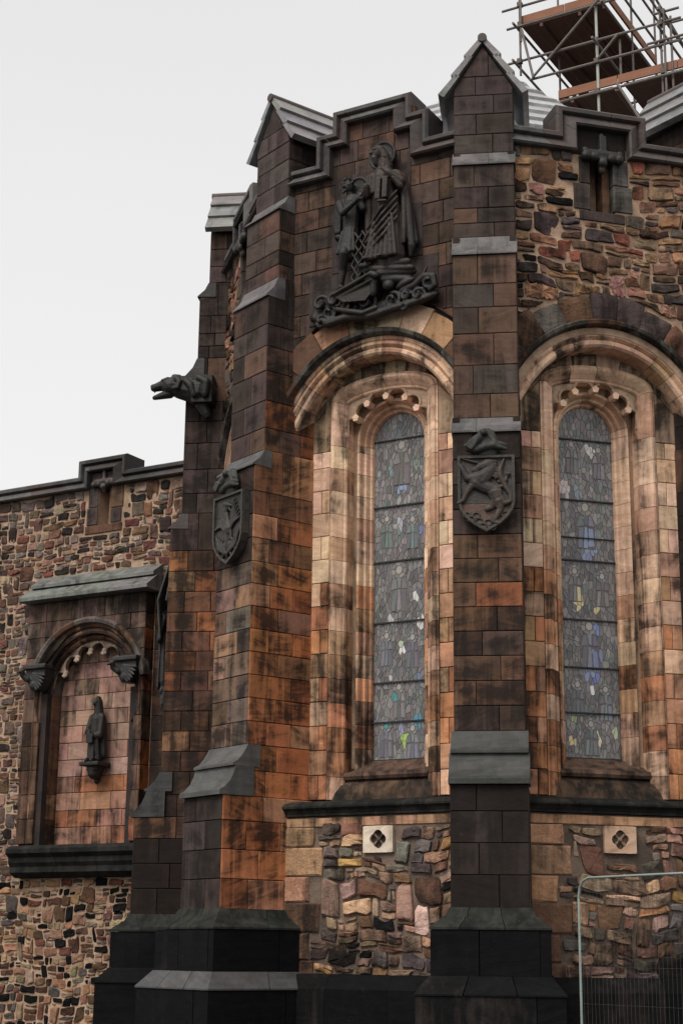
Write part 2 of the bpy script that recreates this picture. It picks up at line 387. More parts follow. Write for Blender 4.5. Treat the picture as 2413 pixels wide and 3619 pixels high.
def rubble(fr, polys, parent, tint, name='rubble_stone', limit=None, discs=(), rects=(), gap=0.012, h=(0.015, 0.05), umin=None, umax=None, keep=None):
    good = []
    for p in polys:
        if umin is not None: p = clip(p, (-1, 0, -umin))
        if umax is not None and len(p) > 2: p = clip(p, (1, 0, umax))
        if len(p) < 3: continue
        mx = sum(q[0] for q in p) / len(p); mz = sum(q[1] for q in p) / len(p)
        if keep and not keep(mx, mz): continue
        bad = False
        for (a, b, c, e) in rects:
            xs = [q[0] for q in p]; zs_ = [q[1] for q in p]
            if max(xs) > a and min(xs) < b and max(zs_) > c and min(zs_) < e:
                if a < mx < b and c < mz < e: bad = True; break
                opt = [(mx - b, (-1, 0, -b)), (a - mx, (1, 0, a)), (mz - e, (0, -1, -e)), (c - mz, (0, 1, c))]
                p = clip(p, max(opt)[1])
                if len(p) < 3: bad = True; break
        if bad: continue
        for c, rd in discs:
            if p: p = push_disc(p, c, rd, 3)
        if not p: continue
        if area(p) < 0: p = p[::-1]
        q = inset(p, gap * U(.6, 1.5))
        if area(q) > 0.0012: good.append((area(q), q))
    good.sort(key=lambda t: -t[0])
    stuff = MB()
    for i, (ar, q) in enumerate(good):
        mx = sum(a for a, _ in q) / len(q); mz = sum(b for _, b in q) / len(q)
        v, f = stone_geo(q, U(*h) * min(1, math.sqrt(ar) * 6), min(.03, math.sqrt(ar) * .12))
        col, so = tint(mx, mz); col = vary(col, .25, .1)
        if limit is None or i < limit: mk(name, v, f, M_rub, parent, fr, rgba(col, so), angle=38)
        else: stuff.add(v, f, rgba(col, so))
    if stuff.v: stuff.make('small_rubble', M_rubs, parent, fr, kind='stuff', angle=38)
    return good

def sweep(path, prof, closed=False):
    """path of ((u, z), normal) ; prof of (offset along normal, depth). -> verts, faces of an open strip with capped ends"""
    v = []; n = len(prof)
    for (p, nn) in path:
        for o, d in prof: v.append((p[0] + nn[0] * o, d, p[1] + nn[1] * o))
    f = []
    for i in range(len(path) - 1):
        for j in range(n): f.append((i * n + j, i * n + (j + 1) % n, (i + 1) * n + (j + 1) % n, (i + 1) * n + j))
    f.append(tuple(range(n))); m = (len(path) - 1) * n; f.append(tuple(range(m + n - 1, m - 1, -1)))
    return v, f
def poly_path(pts):
    """mitred normals (to the left of travel) for an open polyline"""
    r = []
    for i, p in enumerate(pts):
        a = pts[i - 1] if i else None; b = pts[i + 1] if i < len(pts) - 1 else None
        def nn(s, e):
            d = (e[0] - s[0], e[1] - s[1]); l = math.hypot(*d) or 1e-9; return (-d[1] / l, d[0] / l)
        if a is None: m = nn(p, b)
        elif b is None: m = nn(a, p)
        else:
            x, y = nn(a, p), nn(p, b); k = max(.3, 1 + x[0] * y[0] + x[1] * y[1]); m = ((x[0] + y[0]) / k, (x[1] + y[1]) / k)
        r.append((p, m))
    return r
def cut_path(path, cuts, gap=0.004):
    """split a path ((p, n) list) at the given lengths -> list of sub paths"""
    ln = [0.0]
    for i in range(1, len(path)): ln.append(ln[-1] + math.hypot(path[i][0][0] - path[i - 1][0][0], path[i][0][1] - path[i - 1][0][1]))
    def at(s):
        s = max(0, min(ln[-1], s))
        for i in range(1, len(ln)):
            if s <= ln[i] + 1e-9:
                t = (s - ln[i - 1]) / max(1e-9, ln[i] - ln[i - 1]); p, q = path[i - 1], path[i]
                g = lambda a, b: (a[0] + (b[0] - a[0]) * t, a[1] + (b[1] - a[1]) * t)
                return (g(p[0], q[0]), g(p[1], q[1]))
        return path[-1]
    res = []; cs = [0.0] + [c for c in cuts if 0.02 < c < ln[-1] - 0.02] + [ln[-1]]
    for a, b in zip(cs, cs[1:]):
        a2 = a + (gap if a > 0 else 0); b2 = b - (gap if b < ln[-1] else 0)
        res.append([at(a2)] + [path[i] for i in range(len(path)) if a2 + .004 < ln[i] < b2 - .004] + [at(b2)])
    return res, ln
def arc(c, r, a0, a1, n): return [(c[0] + r * math.cos(R_(a0 + (a1 - a0) * i / n)), c[1] + r * math.sin(R_(a0 + (a1 - a0) * i / n))) for i in range(n + 1)]
def moulding(fr, pts, prof, step, name, parent, mat, tint, gap=0.003, cuts=None, normals=None):
    path = normals or poly_path(pts)
    tot = sum(math.hypot(path[i][0][0] - path[i - 1][0][0], path[i][0][1] - path[i - 1][0][1]) for i in range(1, len(path)))
    cuts = cuts if cuts is not None else [step * i for i in range(1, int(round(tot / step)))] if step else []
    subs, _ = cut_path(path, cuts, gap)
    for s in subs:
        v, f = sweep(s, prof); m = s[len(s) // 2][0]; col, so = tint(*m)
        fixn(mk(name, v, f, mat, parent, fr, rgba(vary(col, .12, .04), so), angle=32))
def voronoi(pts, outline, sx=1.0):
    """cells of pts inside a convex outline, metric stretched by sx in z"""
    cells = []
    for i, p in enumerate(pts):
        poly = outline
        near = sorted((((q[0] - p[0]) ** 2 + ((q[1] - p[1]) * sx) ** 2), j) for j, q in enumerate(pts) if j != i)[:22]
        for dd, j in near:
            q = pts[j]; a, b = q[0] - p[0], (q[1] - p[1]) * sx * sx
            c = (q[0] ** 2 - p[0] ** 2 + (q[1] ** 2 - p[1] ** 2) * sx * sx) / 2
            poly = clip(poly, (a, b, c))
            if len(poly) < 3: break
        if len(poly) > 2: cells.append((p, poly))
    return cells

# ------------------------------------------------------------------ carved figures: overlapping volumes fused by a voxel remesh
class Carve:
    def __init__(s): s.bm = bmesh.new()
    def ball(s, p, r, sc=(1, 1, 1), rot=None):
        M = Matrix.Translation(p)
        if rot: M = M @ Matrix.Rotation(R_(rot[1]), 4, rot[0])
        bmesh.ops.create_uvsphere(s.bm, u_segments=12, v_segments=8, radius=1, matrix=M @ Matrix.Diagonal((r * sc[0], r * sc[1], r * sc[2], 1)))
    def cap(s, p0, p1, r0, r1=None, flat=1.0):
        """tapered capsule; flat squashes it in depth (local y)"""
        r1 = r0 if r1 is None else r1; p0, p1 = Vector(p0), Vector(p1); d = p1 - p0; L_ = d.length
        if L_ < 1e-5: return s.ball(p0, r0)
        n = 10; dn = d / L_; a = dn.cross(Vector((0, 1, 0)))
        a = a.normalized() if a.length > .05 else dn.orthogonal().normalized(); b = dn.cross(a)
        rings = []
        for t, k in ((-.94, .34), (-.7, .71), (0, 1)): rings.append((p0 + dn * t * r0, r0 * k))
        for t, k in ((0, 1), (.7, .71), (.94, .34)): rings.append((p1 + dn * t * r1, r1 * k))
        vs = []
        for c, r in rings:
            vs.append([s.bm.verts.new(c + a * (r * math.cos(2 * math.pi * i / n)) + b * (r * flat * math.sin(2 * math.pi * i / n))) for i in range(n)])
        for x, y in zip(vs, vs[1:]):
            for i in range(n): s.bm.faces.new((x[i], x[(i + 1) % n], y[(i + 1) % n], y[i]))
        s.bm.faces.new(vs[0][::-1]); s.bm.faces.new(vs[-1])
    def chain(s, pts, radii, flat=1.0):
        for i in range(len(pts) - 1): s.cap(pts[i], pts[i + 1], radii[i] if isinstance(radii, (list, tuple)) else radii, radii[i + 1] if isinstance(radii, (list, tuple)) else radii, flat)
    def box(s, x0, x1, y0, y1, z0, z1, rot=0):
        M = Matrix.Translation(((x0 + x1) / 2, (y0 + y1) / 2, (z0 + z1) / 2)) @ Matrix.Rotation(R_(rot), 4, 'Y') @ Matrix.Diagonal((x1 - x0, y1 - y0, z1 - z0, 1))
        bmesh.ops.create_cube(s.bm, size=1, matrix=M)
    def plate(s, poly, y0, y1):
        a = [s.bm.verts.new((x, y0, z)) for x, z in poly]; b = [s.bm.verts.new((x, y1, z)) for x, z in poly]; n = len(poly)
        s.bm.faces.new(a); s.bm.faces.new(b[::-1])
        for i in range(n): s.bm.faces.new((a[i], b[i], b[(i + 1) % n], a[(i + 1) % n]))
    def make(s, name, mat, parent, M, col, soot, voxel=0.012, smooth=2):
        bmesh.ops.recalc_face_normals(s.bm, faces=s.bm.faces)
        me = bpy.data.meshes.new(name); s.bm.to_mesh(me); s.bm.free()
        o = bpy.data.objects.new(name, me); COL.objects.link(o)
        r = o.modifiers.new('fuse', 'REMESH'); r.mode = 'VOXEL'; r.voxel_size = voxel
        if smooth:
            q = o.modifiers.new('soft', 'SMOOTH'); q.iterations = smooth; q.factor = .5
        dg = bpy.context.evaluated_depsgraph_get(); dg.update()
        me2 = bpy.data.meshes.new_from_object(o.evaluated_get(dg)); bpy.data.objects.remove(o); bpy.data.meshes.remove(me)
        me2.materials.clear(); me2.materials.append(mat); me2.polygons.foreach_set('use_smooth', [True] * len(me2.polygons))
        xs = [v.co.copy() for v in me2.vertices]
        c = Vector(((min(v.x for v in xs) + max(v.x for v in xs)) / 2, (min(v.y for v in xs) + max(v.y for v in xs)) / 2, (min(v.z for v in xs) + max(v.z for v in xs)) / 2))
        me2.transform(Matrix.Translation(-c)); me2.name = name
        o = bpy.data.objects.new(name, me2); o.color = rgba(col, soot)
        return reg(o, M @ Matrix.Translation(c), parent)
# ------------------------------------------------------------------ ground
g = MB(); g.add([(-400, -400, 0), (400, -400, 0), (400, 400, 0), (-400, 400, 0)], [(0, 1, 2, 3)])
M_ground = mortar_mat('wet_setts', (0.06, 0.058, 0.056), (0.04, 0.039, 0.039))
g.make('ground', M_ground, kind='structure')

# ------------------------------------------------------------------ the polygonal apse
O = Vector((2.49, 25.06, 0)); AP = 4.19
apse = thing('stone_apse', 'tall polygonal sandstone church apse with gabled buttresses and arched stained glass windows', 'building', O)
ZS = [2.13, 2.51, 2.88, 3.25, 3.57]
ZM = [4.25, 4.56, 4.87, 5.18, 5.49, 5.80, 6.11, 6.42, 6.73, 7.06, 7.39, 7.72, 8.08]
ZU = [8.33, 8.66, 9.06, 9.50, 9.87, 10.20, 10.62]
ZT = [10.95, 11.16, 11.38, 11.69, 12.02]
ZG = [12.27, 12.56, 12.87, 13.16, 13.45, 13.95]
SEG = [(ZS, 5.37, .465), (ZM, 4.99, .435), (ZU, 4.82, .425), (ZT, 4.65, .415), (ZG, 4.50, .41)]
M_asha = stone_mat('sandstone_ashlar_joined', source='attr', halo=False)

class Stuff:                                   # collects blocks that are hardly in view into one mesh
    def __init__(s): s.mb = MB()
    def ash(s, fr, u0, u1, zs, fx, tint, d):
        for i in range(len(zs) - 1):
            f = [0] + list(fx(i, zs[i], zs[i + 1])) + [1]
            for j in range(len(f) - 1):
                a, b = u0 + (u1 - u0) * f[j] + .004, u0 + (u1 - u0) * f[j + 1] - .004
                c, e = zs[i] + .004, zs[i + 1] - .004; col, so = tint((a + b) / 2, (c + e) / 2)
                n = len(s.mb.v); t = MB(); t.box(a, b, d, d + .09, c, e)
                s.mb.add([tuple(fr @ Vector(v)) for v in t.v], t.f, rgba(vary(col), so))
def plan_sweep(fr, pts, prof, cuts, name, parent, mat, tint, gap=.004):
    subs, _ = cut_path(poly_path(pts), cuts, gap)
    for s in subs:
        v = []; n = len(prof)
        for (p, nn) in s:
            for o, z in prof: v.append((p[0] + nn[0] * o, p[1] + nn[1] * o, z))
        f = [(i * n + j, i * n + (j + 1) % n, (i + 1) * n + (j + 1) % n, (i + 1) * n + j) for i in range(len(s) - 1) for j in range(n)]
        f += [tuple(range(n)), tuple(range(len(s) * n - 1, (len(s) - 1) * n - 1, -1))]
        col, so = tint()
        fixn(mk(name, v, f, mat, parent, fr, rgba(vary(col, .12, .04), so), angle=30))
def slab(fr, prof, x0, x1, joints, name, parent, mat, tint):
    xs = [x0] + joints + [x1]
    for a, b in zip(xs, xs[1:]):
        m = MB(); m.prism(prof, a + (.002 if a > x0 else 0), b - (.002 if b < x1 else 0), 'x'); col, so = tint()
        fixn(m.make(name, mat, parent, fr, col=rgba(vary(col, .12, .04), so)))
def two(i, a, b): return [(.36 if i % 2 else .62) + U(-.06, .06)]
def side2(i, a, b): return [.42 + U(-.04, .04)] if i % 2 else [.27 + U(-.03, .03), .68 + U(-.04, .04)]

def t_front(kind):
    def f(u, z):
        if z > 12.1: return pk((PURP, 6), (DARK, 1)), U(.2, .42)
        if z > 8.2: return pk((PURP, 6), (BROWN, 2.5), (DARK, 1.5), (GREY, .3)), U(.25, .5)
        if z > 6.7: return pk((PURP, 3), (BROWN, 2), (DARK, 2)), U(.4, .65)
        if z > 4.2:
            if kind == 'b1': return pk((GREY, 3), (BROWN, 3), ((.26, .16, .12), 1.6), (TAN, .8), (PURP, 1.5)), U(.35, .6)
            return pk((BROWN, 5), (PURP, 2.5), (RUST, 1), (DARK, 1.2), ((.24, .14, .09), 1.2)), U(.42, .66)
        return pk((DARK, 4), (GREY, .3 if kind == 'b1' else .0), (PURP, 3 if kind == 'b1' else 1), (BROWN, .6), (BLACK, 0 if kind == 'b1' else 2.5)), U(.4, .65)
    return f
def t_side(kind):
    def f(u, z):
        if kind == 'b0':
            if z > 8: return pk((PURP, 5), (BROWN, 2), (DARK, 2)), U(.35, .6)
            if z < 3.3: return pk((BLACK, 3), (DARK, 2), (RUST, .4)), U(.5, .7)
            return pk((BROWN, 4), (DARK, 2.5), (ORNG, 1.2), (TAN, .8), (PURP, 1.5), (RUST, 1.2)), U(.45, .72)
        if kind in ('b2', 'b3') : return pk((DARK, 4), (BROWN, 3), (PURP, 2)), U(.5, .7)
        if z > 9.8: return pk((DARK, 4), (PURP, 3), (BROWN, 2)), U(.45, .7)
        if z > 8.2: return pk((BROWN, 5), (PURP, 2), (RUST, 2)), U(.4, .65)
        if z > 6.7: return pk((BROWN, 4), (RUST, 3), (TAN, 2), (ORNG, 1.5)), U(.35, .6)
        return pk((ORNG, 5), (RUST, 3), (TAN, 1), (BROWN, 1.2), (GREY, .7)), U(.34, .6)
    return f
t_slab = lambda: ((.118, .110, .107), U(.25, .5))
def t_par(*a): return pick((PURP, 4), (DARK, 2), ((.10, .095, .09), 2)), U(.25, .5)
t_plinth = lambda: (pick((DARK, 1), (BLACK, 3)), U(.5, .9))
t_moss = lambda: ((.034, .036, .030), U(.35, .55))

def buttress(az, kind, front=True, right=True, left=False, dr=0.0):
    OB = O + out(az) * dr; fb = frame(az, OB); core = MB()
    for zs, r, hw in SEG:
        top = zs[-1] if zs is not ZG else 13.15
        core.box(-hw + .035, hw - .035, -r + .035, -3.0, zs[0] - (.7 if zs is ZM else .27), top)
    core.prism([(-.37, 13.15), (.37, 13.15), (0, 13.80)], -4.46, -3.45, 'y')
    core.box(-.44, .44, -5.33, -3.0, 0, 2.3)
    b = fixn(core.make('buttress', M_joint, apse, fb, recentre=False))
    st = Stuff(); tf, ts = t_front(kind), t_side(kind)
    for si, (zs, r, hw) in enumerate(SEG):
        gz = zs is ZG
        if front is True:
            ashlar(fb, -hw + .003, hw - .003, zs, two, 'ashlar_block', b, M_ash, tf, d=-r,
                   clipf=[(1.62, 1, 13.93), (-1.62, 1, 13.93)] if gz else None)
        elif front == 'stuff': st.ash(fb, -hw + .003, hw - .003, zs if not gz else zs[:4], two, tf, -r)
        if gz and front == 'stuff': ashlar(fb, -.4, .4, zs[3:], lambda *a: [], 'ashlar_block', b, M_ash, tf, d=-r, clipf=[(1.62, 1, 13.93), (-1.62, 1, 13.93)])
        zz = zs[:4] if gz else ([3.572, 3.91] + zs[:-1] + [8.332] if zs is ZM else zs[:-1] + [zs[-1] + (.33 if zs is ZU else .25)] if zs in (ZU, ZT) else zs)
        rin = 3.5 if gz else 3.93
        fR = frame(az + 90, OB + rgt(az) * hw); fL = frame(az - 90, OB - rgt(az) * hw)
        lim = {id(ZM): (4.99, .17 / .25, 8.08), id(ZU): (4.82, .17 / .33, 10.62), id(ZT): (4.65, .15 / .25, 12.02)}.get(id(zs))
        cl = None if lim is None else lim[0] + lim[1] * lim[2] - .012
        if right is True: ashlar(fR, -r + .003, -rin, zz, side2, 'ashlar_block', b, M_ash, ts, clipf=[(-1, lim[1], cl)] if lim else None)
        elif right == 'stuff':
            st.ash(fR, -r + .003, -rin, zz[:-1] if lim else zz, side2, ts, 0)
            if lim: st.ash(fR, -r + .12, -rin, zz[-2:], side2, ts, 0)
        if left is True: ashlar(fL, rin, r - .003, zz, side2, 'ashlar_block', b, M_ash, ts, clipf=[(1, lim[1], cl)] if lim else None)
        elif left == 'stuff':
            st.ash(fL, rin, r - .003, zz[:-1] if lim else zz, side2, ts, 0)
            if lim: st.ash(fL, rin, r - .12, zz[-2:], side2, ts, 0)
    if st.mb.v: st.mb.make('block_facing', M_asha, b, None, kind='stuff')
    # weathered set-offs and the double weathering above the base
    for zl, zt, r0, r1, hw in ((12.02, 12.27, 4.65, 4.50, .43), (10.62, 10.95, 4.82, 4.65, .435), (8.08, 8.33, 4.99, 4.82, .445)):
        slab(fb, [(-r0 - .035, zl), (-r0 - .035, zl + .022), (-(r0 * .5 + r1 * .5) + .012, zl + (zt - zl) * .52), (-r1 - .004, zt), (-r1 + .12, zt), (-r1 + .12, zl + .001), (-r0 - .01, zl + .012)],
             -hw, hw, [U(-.15, .15)], 'weathering_slab', b, M_slab, t_slab if kind != 'b0' else t_par)
    slab(fb, [(-5.43, 3.57), (-5.43, 3.63), (-5.36, 3.67), (-5.27, 3.76), (-5.22, 3.86), (-5.19, 3.955), (-4.9, 3.955), (-4.9, 3.575)], -.485, .485, [], 'weathering_slab', b, M_slab, (lambda: ((.088, .083, .082), .4)) if kind == 'b1' else t_moss if kind != 'b0' else t_plinth)
    slab(fb, [(-5.23, 3.958), (-5.23, 3.99), (-5.15, 4.03), (-5.07, 4.12), (-5.02, 4.2), (-4.995, 4.25), (-4.8, 4.25), (-4.8, 3.958)], -.47, .47, [], 'weathering_slab', b, M_slab, (lambda: ((.088, .083, .082), .4)) if kind == 'b1' else t_moss if kind != 'b0' else t_plinth)
    # base mouldings and plinth round three sides
    pts = [(.465, -3.95), (.465, -5.37), (-.465, -5.37), (-.465, -3.95)]
    c = [.7, 1.42 + .35, 1.42 + .7, 1.42 + .93 + .6]
    plan_sweep(fb, pts, [(-.03, 2.14), (.01, 2.14), (.03, 2.11), (.06, 2.05), (.075, 2.03), (.10, 2.03), (.12, 2.0), (.19, 1.95), (.235, 1.91), (.235, 1.885), (-.03, 1.88)], c, 'plinth_moulding', b, M_moss, t_moss)
    plan_sweep(fb, pts, [(-.03, 1.878), (.222, 1.878), (.222, 1.37), (-.03, 1.37)], [.55, 1.5, 1.97, 2.6, 3.2], 'plinth_block', b, M_plin, t_plinth)
    plan_sweep(fb, pts, [(-.03, 1.368), (.235, 1.368), (.40, 1.17), (.40, 1.15), (-.03, 1.15)], [.7, 1.72, 2.05, 3.0], 'plinth_slab', b, M_slab if kind == 'b1' else M_plin, (lambda: ((.075, .072, .072), .4)) if kind == 'b1' else t_plinth)
    plan_sweep(fb, pts, [(-.03, 1.148), (.385, 1.148), (.385, 0), (-.03, 0)], [.5, 1.6, 2.4, 3.1], 'plinth_block', b, M_plin, t_plinth)
    # gabled stone roof: three overlapping slabs a side and a ridge roll
    for s in (-1, 1):
        E, A_ = Vector((.545 * s, 13.13)), Vector((0, 14.0)); dv = (A_ - E); nn = Vector((-dv.y, dv.x)).normalized() * (-1 if s > 0 else 1) * -1
        if nn.y < 0: nn = -nn
        for k in range(3):
            p0 = E + dv * (k / 3); p1 = E + dv * min(1, (k + 1.12) / 3)
            lift = .03; q = [p0, p0 + nn * (.075 + lift * .6), p1 + nn * .045, p1 - nn * .02]
            for a0, a1 in ((-4.56, -4.02), (-4.015, -3.42)):
                m = MB(); m.prism([tuple(x) for x in q], a0, a1, 'y')
                fixn(m.make('coping_slab', M_roof, b, fb, col=rgba(vary((.185, .178, .176), .1), U(.1, .3))))
    m = MB(); m.tube((0, -4.585, 14.02), (0, -3.42, 14.02), .065, 10); m.make('ridge_roll', M_slab, b, fb, col=rgba(PURP, .3), angle=40)
    return b

b1 = buttress(-52.5, 'b1')
b2 = buttress(-7.5, 'b2', right='stuff', left='stuff')
b0 = buttress(-97.5, 'b0', front='stuff', right=True, dr=.2)
b3 = buttress(37.5, 'b3', front='stuff', right='stuff', left='stuff')

# ------------------------------------------------------------------ wall faces between the buttresses
ZC = 8.43                                                 # springing of the great arch
def t_jamb(u, z):
    if z > 6.6: return pk((CREAM, 6), (TAN, 2), (PINK, 1)), U(.1, .38)
    if z > 5.2: return pk((CREAM, 4), (TAN, 3), (ORNG, 1.6), (PINK, 1)), U(.25, .52)
    return pk((TAN, 3), (CREAM, 2.6), (ORNG, 2.4), (BROWN, .5)), U(.35, .6)
def t_rec(u, z):
    if z < 6.6: return pk((ORNG, 2.5), (TAN, 3), (CREAM, 1.5), (RUST, .8)), U(.3, .58)
    return t_jamb(u, z)
def t_arch(u, z): return pk((CREAM, 4), (TAN, 3), (PINK, 1.5)), U(.15, .55)
def t_hood(u, z): return pick(((.13, .12, .105), 3), (BROWN, 1)), U(.4, .6)
def t_wallA(u, z):
    if z < 10.1 and abs(u) < .8: return pk((TAN, 3), (CREAM, 2), (BROWN, 2)), U(.2, .5)
    return pk((PURP, 6), (BROWN, 4), (DARK, 1.5), (RUST, .35), (TAN, .12)), U(.3, .55)
def t_rubB(u, z):
    dark = z < 10.2
    if dark: return pick((PURP, 3), (DARK, 1), (BROWN, 3), (GREY, 2)), U(.25, .5)
    return pick((GREY, 2.4), (BROWN, 3), (PURP, 1.6), ((.26, .09, .06), 1.2), ((.33, .18, .105), 3), ((.38, .235, .13), 1.4), (BLACK, 1.3), ((.34, .19, .14), 1.8), ((.22, .135, .09), 3.5)), U(.2, .48)
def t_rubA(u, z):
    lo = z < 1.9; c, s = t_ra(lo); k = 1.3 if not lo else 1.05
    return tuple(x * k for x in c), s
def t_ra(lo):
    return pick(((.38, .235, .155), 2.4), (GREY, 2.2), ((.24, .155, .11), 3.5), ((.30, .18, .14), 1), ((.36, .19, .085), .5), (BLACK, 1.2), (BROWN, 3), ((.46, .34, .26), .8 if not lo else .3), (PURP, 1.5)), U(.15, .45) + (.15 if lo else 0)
def t_fix(c, s): return lambda *a: (c, s)

def fringe(fr, win):
    tips = [(-.625, 8.64), (-.48, 8.90), (-.30, 9.085), (0, 9.15), (.30, 9.085), (.48, 8.90), (.625, 8.64)]
    sc = []
    for p, q in zip(tips, tips[1:]):
        mx, mz = (p[0] + q[0]) / 2, (p[1] + q[1]) / 2; c = math.hypot(q[0] - p[0], q[1] - p[1]); nx, nz = -(q[1] - p[1]) / c, (q[0] - p[0]) / c
        s = .125 if c < .29 else .14; r = (c * c / 4 + s * s) / (2 * s); cx, cz = mx + nx * (s - r), mz + nz * (s - r)
        a0 = math.atan2(p[1] - cz, p[0] - cx); a1 = math.atan2(q[1] - cz, q[0] - cx)
        while a1 > a0: a1 -= 2 * math.pi
        for i in range(13):
            a = a0 + (a1 - a0) * i / 12; sc.append((max(-.63, min(.63, cx + r * math.cos(a))), cz + r * math.sin(a)))
    top = [(.64, 8.64), (.64, 9.12)] + [(.64 * math.cos(t), 9.12 + .21 * math.sin(t)) for t in [math.pi * i / 14 for i in range(1, 14)]] + [(-.64, 9.12), (-.64, 8.64)]
    m = MB(); m.prism(top[::-1][:0] + sc + top, .47, .56, 'y')
    for i in range(len(sc) - 1): m.tube((sc[i][0], .465, sc[i][1]), (sc[i + 1][0], .465, sc[i + 1][1]), .022, 6)
    for p, q in zip(tips[1:], tips[2:-1]):          # little sunk spandrels between the cusps
        mx, mz = (p[0] + q[0]) / 2, (p[1] + q[1]) / 2
    fixn(m.make('cusped_tracery', M_dressed, win, fr, col=rgba((.48, .34, .24), .25)))
    for (x, z) in tips[1:-1]:
        m = MB(); r = .055
        m.prism([(x + r * math.cos(R_(90 + 72 * i)), z - .012 + r * math.sin(R_(90 + 72 * i))) for i in range(5)], .40, .55, 'y')
        fixn(m.make('pendant', M_dressed, win, fr, col=rgba(vary(CREAM, .1), .1)))
def pane_colour(u, z, acc):
    for (a, c, r, col) in acc:
        if math.hypot((u - a), (z - c) * .7) < r: return vary(col, .1, .03)
    base = pick(((.165, .150, .148), 5), ((.21, .195, .19), 3), ((.11, .105, .107), 3), ((.13, .155, .150), 1.0), ((.14, .14, .165), .6), ((.25, .235, .225), .7))
    k = 1.15 if z > 7.0 else .95
    return vary(tuple(x * k for x in base), .15, .05)
def window(F, fr, full, acc, bars):
    GD = .84
    arcp = arc((0, 8.6), .415, 0, 180, 14)
    outl = [(-.415, 4.1), (.415, 4.1)] + arcp
    m = MB(); m.prism(outl, GD + .004, GD + .03, 'y')
    win = fixn(m.make('window', M_lead, apse, fr, recentre=False))
    n = 980 if full else 60
    pts = []
    cols = int(round(math.sqrt(n * .83 / 4.9 / .62))); rows = int(n / cols)
    for i in range(rows):
        for j in range(cols):
            pts.append((-.415 + .83 * (j + .5 + U(-.42, .42) + (.5 if i % 2 else 0) * .6 - .15) / cols, 4.1 + 4.9 * (i + .5 + U(-.45, .45)) / rows))
    pts = [(x + U(-.02, .02), z + U(-.05, .05)) for x, z in pts if rnd() > .22]
    cells = [(p, q) for p, q in voronoi(pts, outl, .5)]
    pan = []
    for p, q in cells:
        if area(q) < 0: q = q[::-1]
        q = inset(q, U(.002, .0042))
        if area(q) > .00025: pan.append((area(q), q))
    pan.sort(key=lambda t: -t[0]); st = MB()
    fig = []
    def motif(x, z, s, robe, head, w_=1.0):
        P = lambda *q: [(x + a * s * w_, z + b * s) for a, b in q]
        body = P((-.30, -.62), (.30, -.62), (.27, -.2), (.30, .12), (.20, .32), (.08, .40), (-.08, .40), (-.20, .32), (-.30, .12), (-.26, -.2))
        ring = [(x + .25 * s * math.cos(2 * math.pi * i / 20), z + .56 * s + .25 * s * math.sin(2 * math.pi * i / 20)) for i in range(20)]
        for pl, dd in ((body, .006), (ring, .0055)): m_ = MB(); m_.prism(pl, GD - dd, GD - .001, 'y'); fixn(m_.make('lead_outline', M_lead, win, fr))
        k = .014 * s ** .5
        for i in range(7):
            a0, a1 = 2 * math.pi * i / 7 + .3, 2 * math.pi * (i + 1) / 7 + .3
            q = [(x + r * s * math.cos(a), z + .56 * s + r * s * math.sin(a)) for r, a in ((.13, a0), (.24, a0), (.24, (a0 + a1) / 2), (.24, a1), (.13, a1))]
            fig.append((q, head if i % 2 else tuple(v * .7 for v in head)))
        fig.append(([(x + .105 * s * math.cos(t) * w_, z + .56 * s + .125 * s * math.sin(t)) for t in [2 * math.pi * i / 10 for i in range(10)]], (.34, .315, .295)))
        for q in ([(-.24, -.60), (-.10, -.60), (-.05, .0), (-.2, -.02)], [(-.08, -.60), (.07, -.60), (.05, -.02), (-.03, .02)], [(.09, -.60), (.26, -.60), (.22, -.05), (.07, -.03)], [(-.27, .0), (-.04, .03), (-.09, .34), (-.19, .29)],
                  [(-.02, .05), (.06, .03), (.08, .36), (-.07, .36)], [(.08, .02), (.27, .02), (.19, .29), (.10, .34)]): fig.append((P(*q), vary(robe, .35, .1)))
    if full:
        zs_ = [8.25, 7.28, 6.45, 5.62, 4.9, 4.38]; ph = 0 if F == 'A' else 1
        for i, z in enumerate(zs_):
            g_ = pick(((.17, .165, .165), 3), ((.13, .16, .155), 1.5), ((.15, .155, .19), 1.2))
            if (i + ph) % 2 == 0: motif(U(-.03, .03), z, .50 if i < 4 else .36, g_, (.24, .23, .21))
            else: motif(-.2, z, .36, g_, (.24, .23, .22)); motif(.2, z - .05, .36, vary(g_, .3), (.2, .21, .21))
        for q, colr in fig:
            if area(q) < 0: q = q[::-1]
            q = inset(q, .004); kx = sum(a for a, _ in q) / len(q); kz = sum(b for _, b in q) / len(q); a, b = U(-.05, .05), U(-.05, .05); k = len(q)
            v = [(X, GD - .011 + (X - kx) * a + (Z - kz) * b, Z) for X, Z in q] + [(X, GD - .004, Z) for X, Z in q]
            for (ca, cc, cr, cl) in acc:
                if math.hypot(kx - ca, (kz - cc) * .7) < cr * .8: colr = cl
            mk('glass_pane', v, [tuple(range(k))] + [(j + k, (j + 1) % k + k, (j + 1) % k, j) for j in range(k)], M_glass, win, fr, attr=[rgba(colr, 0)] * len(v))
    nbig = max(0, 146 - len(fig))
    for i, (ar, q) in enumerate(pan):
        cx = sum(a for a, _ in q) / len(q); cz = sum(b for _, b in q) / len(q); a, b = U(-.05, .05), U(-.05, .05); k = len(q)
        v = [(x, GD - .004 + (x - cx) * a + (z - cz) * b, z) for x, z in q] + [(x, GD + .006, z) for x, z in q]
        f = [tuple(range(k))] + [(j + k, (j + 1) % k + k, (j + 1) % k, j) for j in range(k)]
        c = rgba(pane_colour(cx, cz, acc), 0)
        if i < nbig and full: mk('glass_pane', v, f, M_glass, win, fr, attr=[c] * len(v))
        else: st.add(v, f, c)
    if st.v: st.make('small_panes', M_glass, win, fr, kind='stuff')
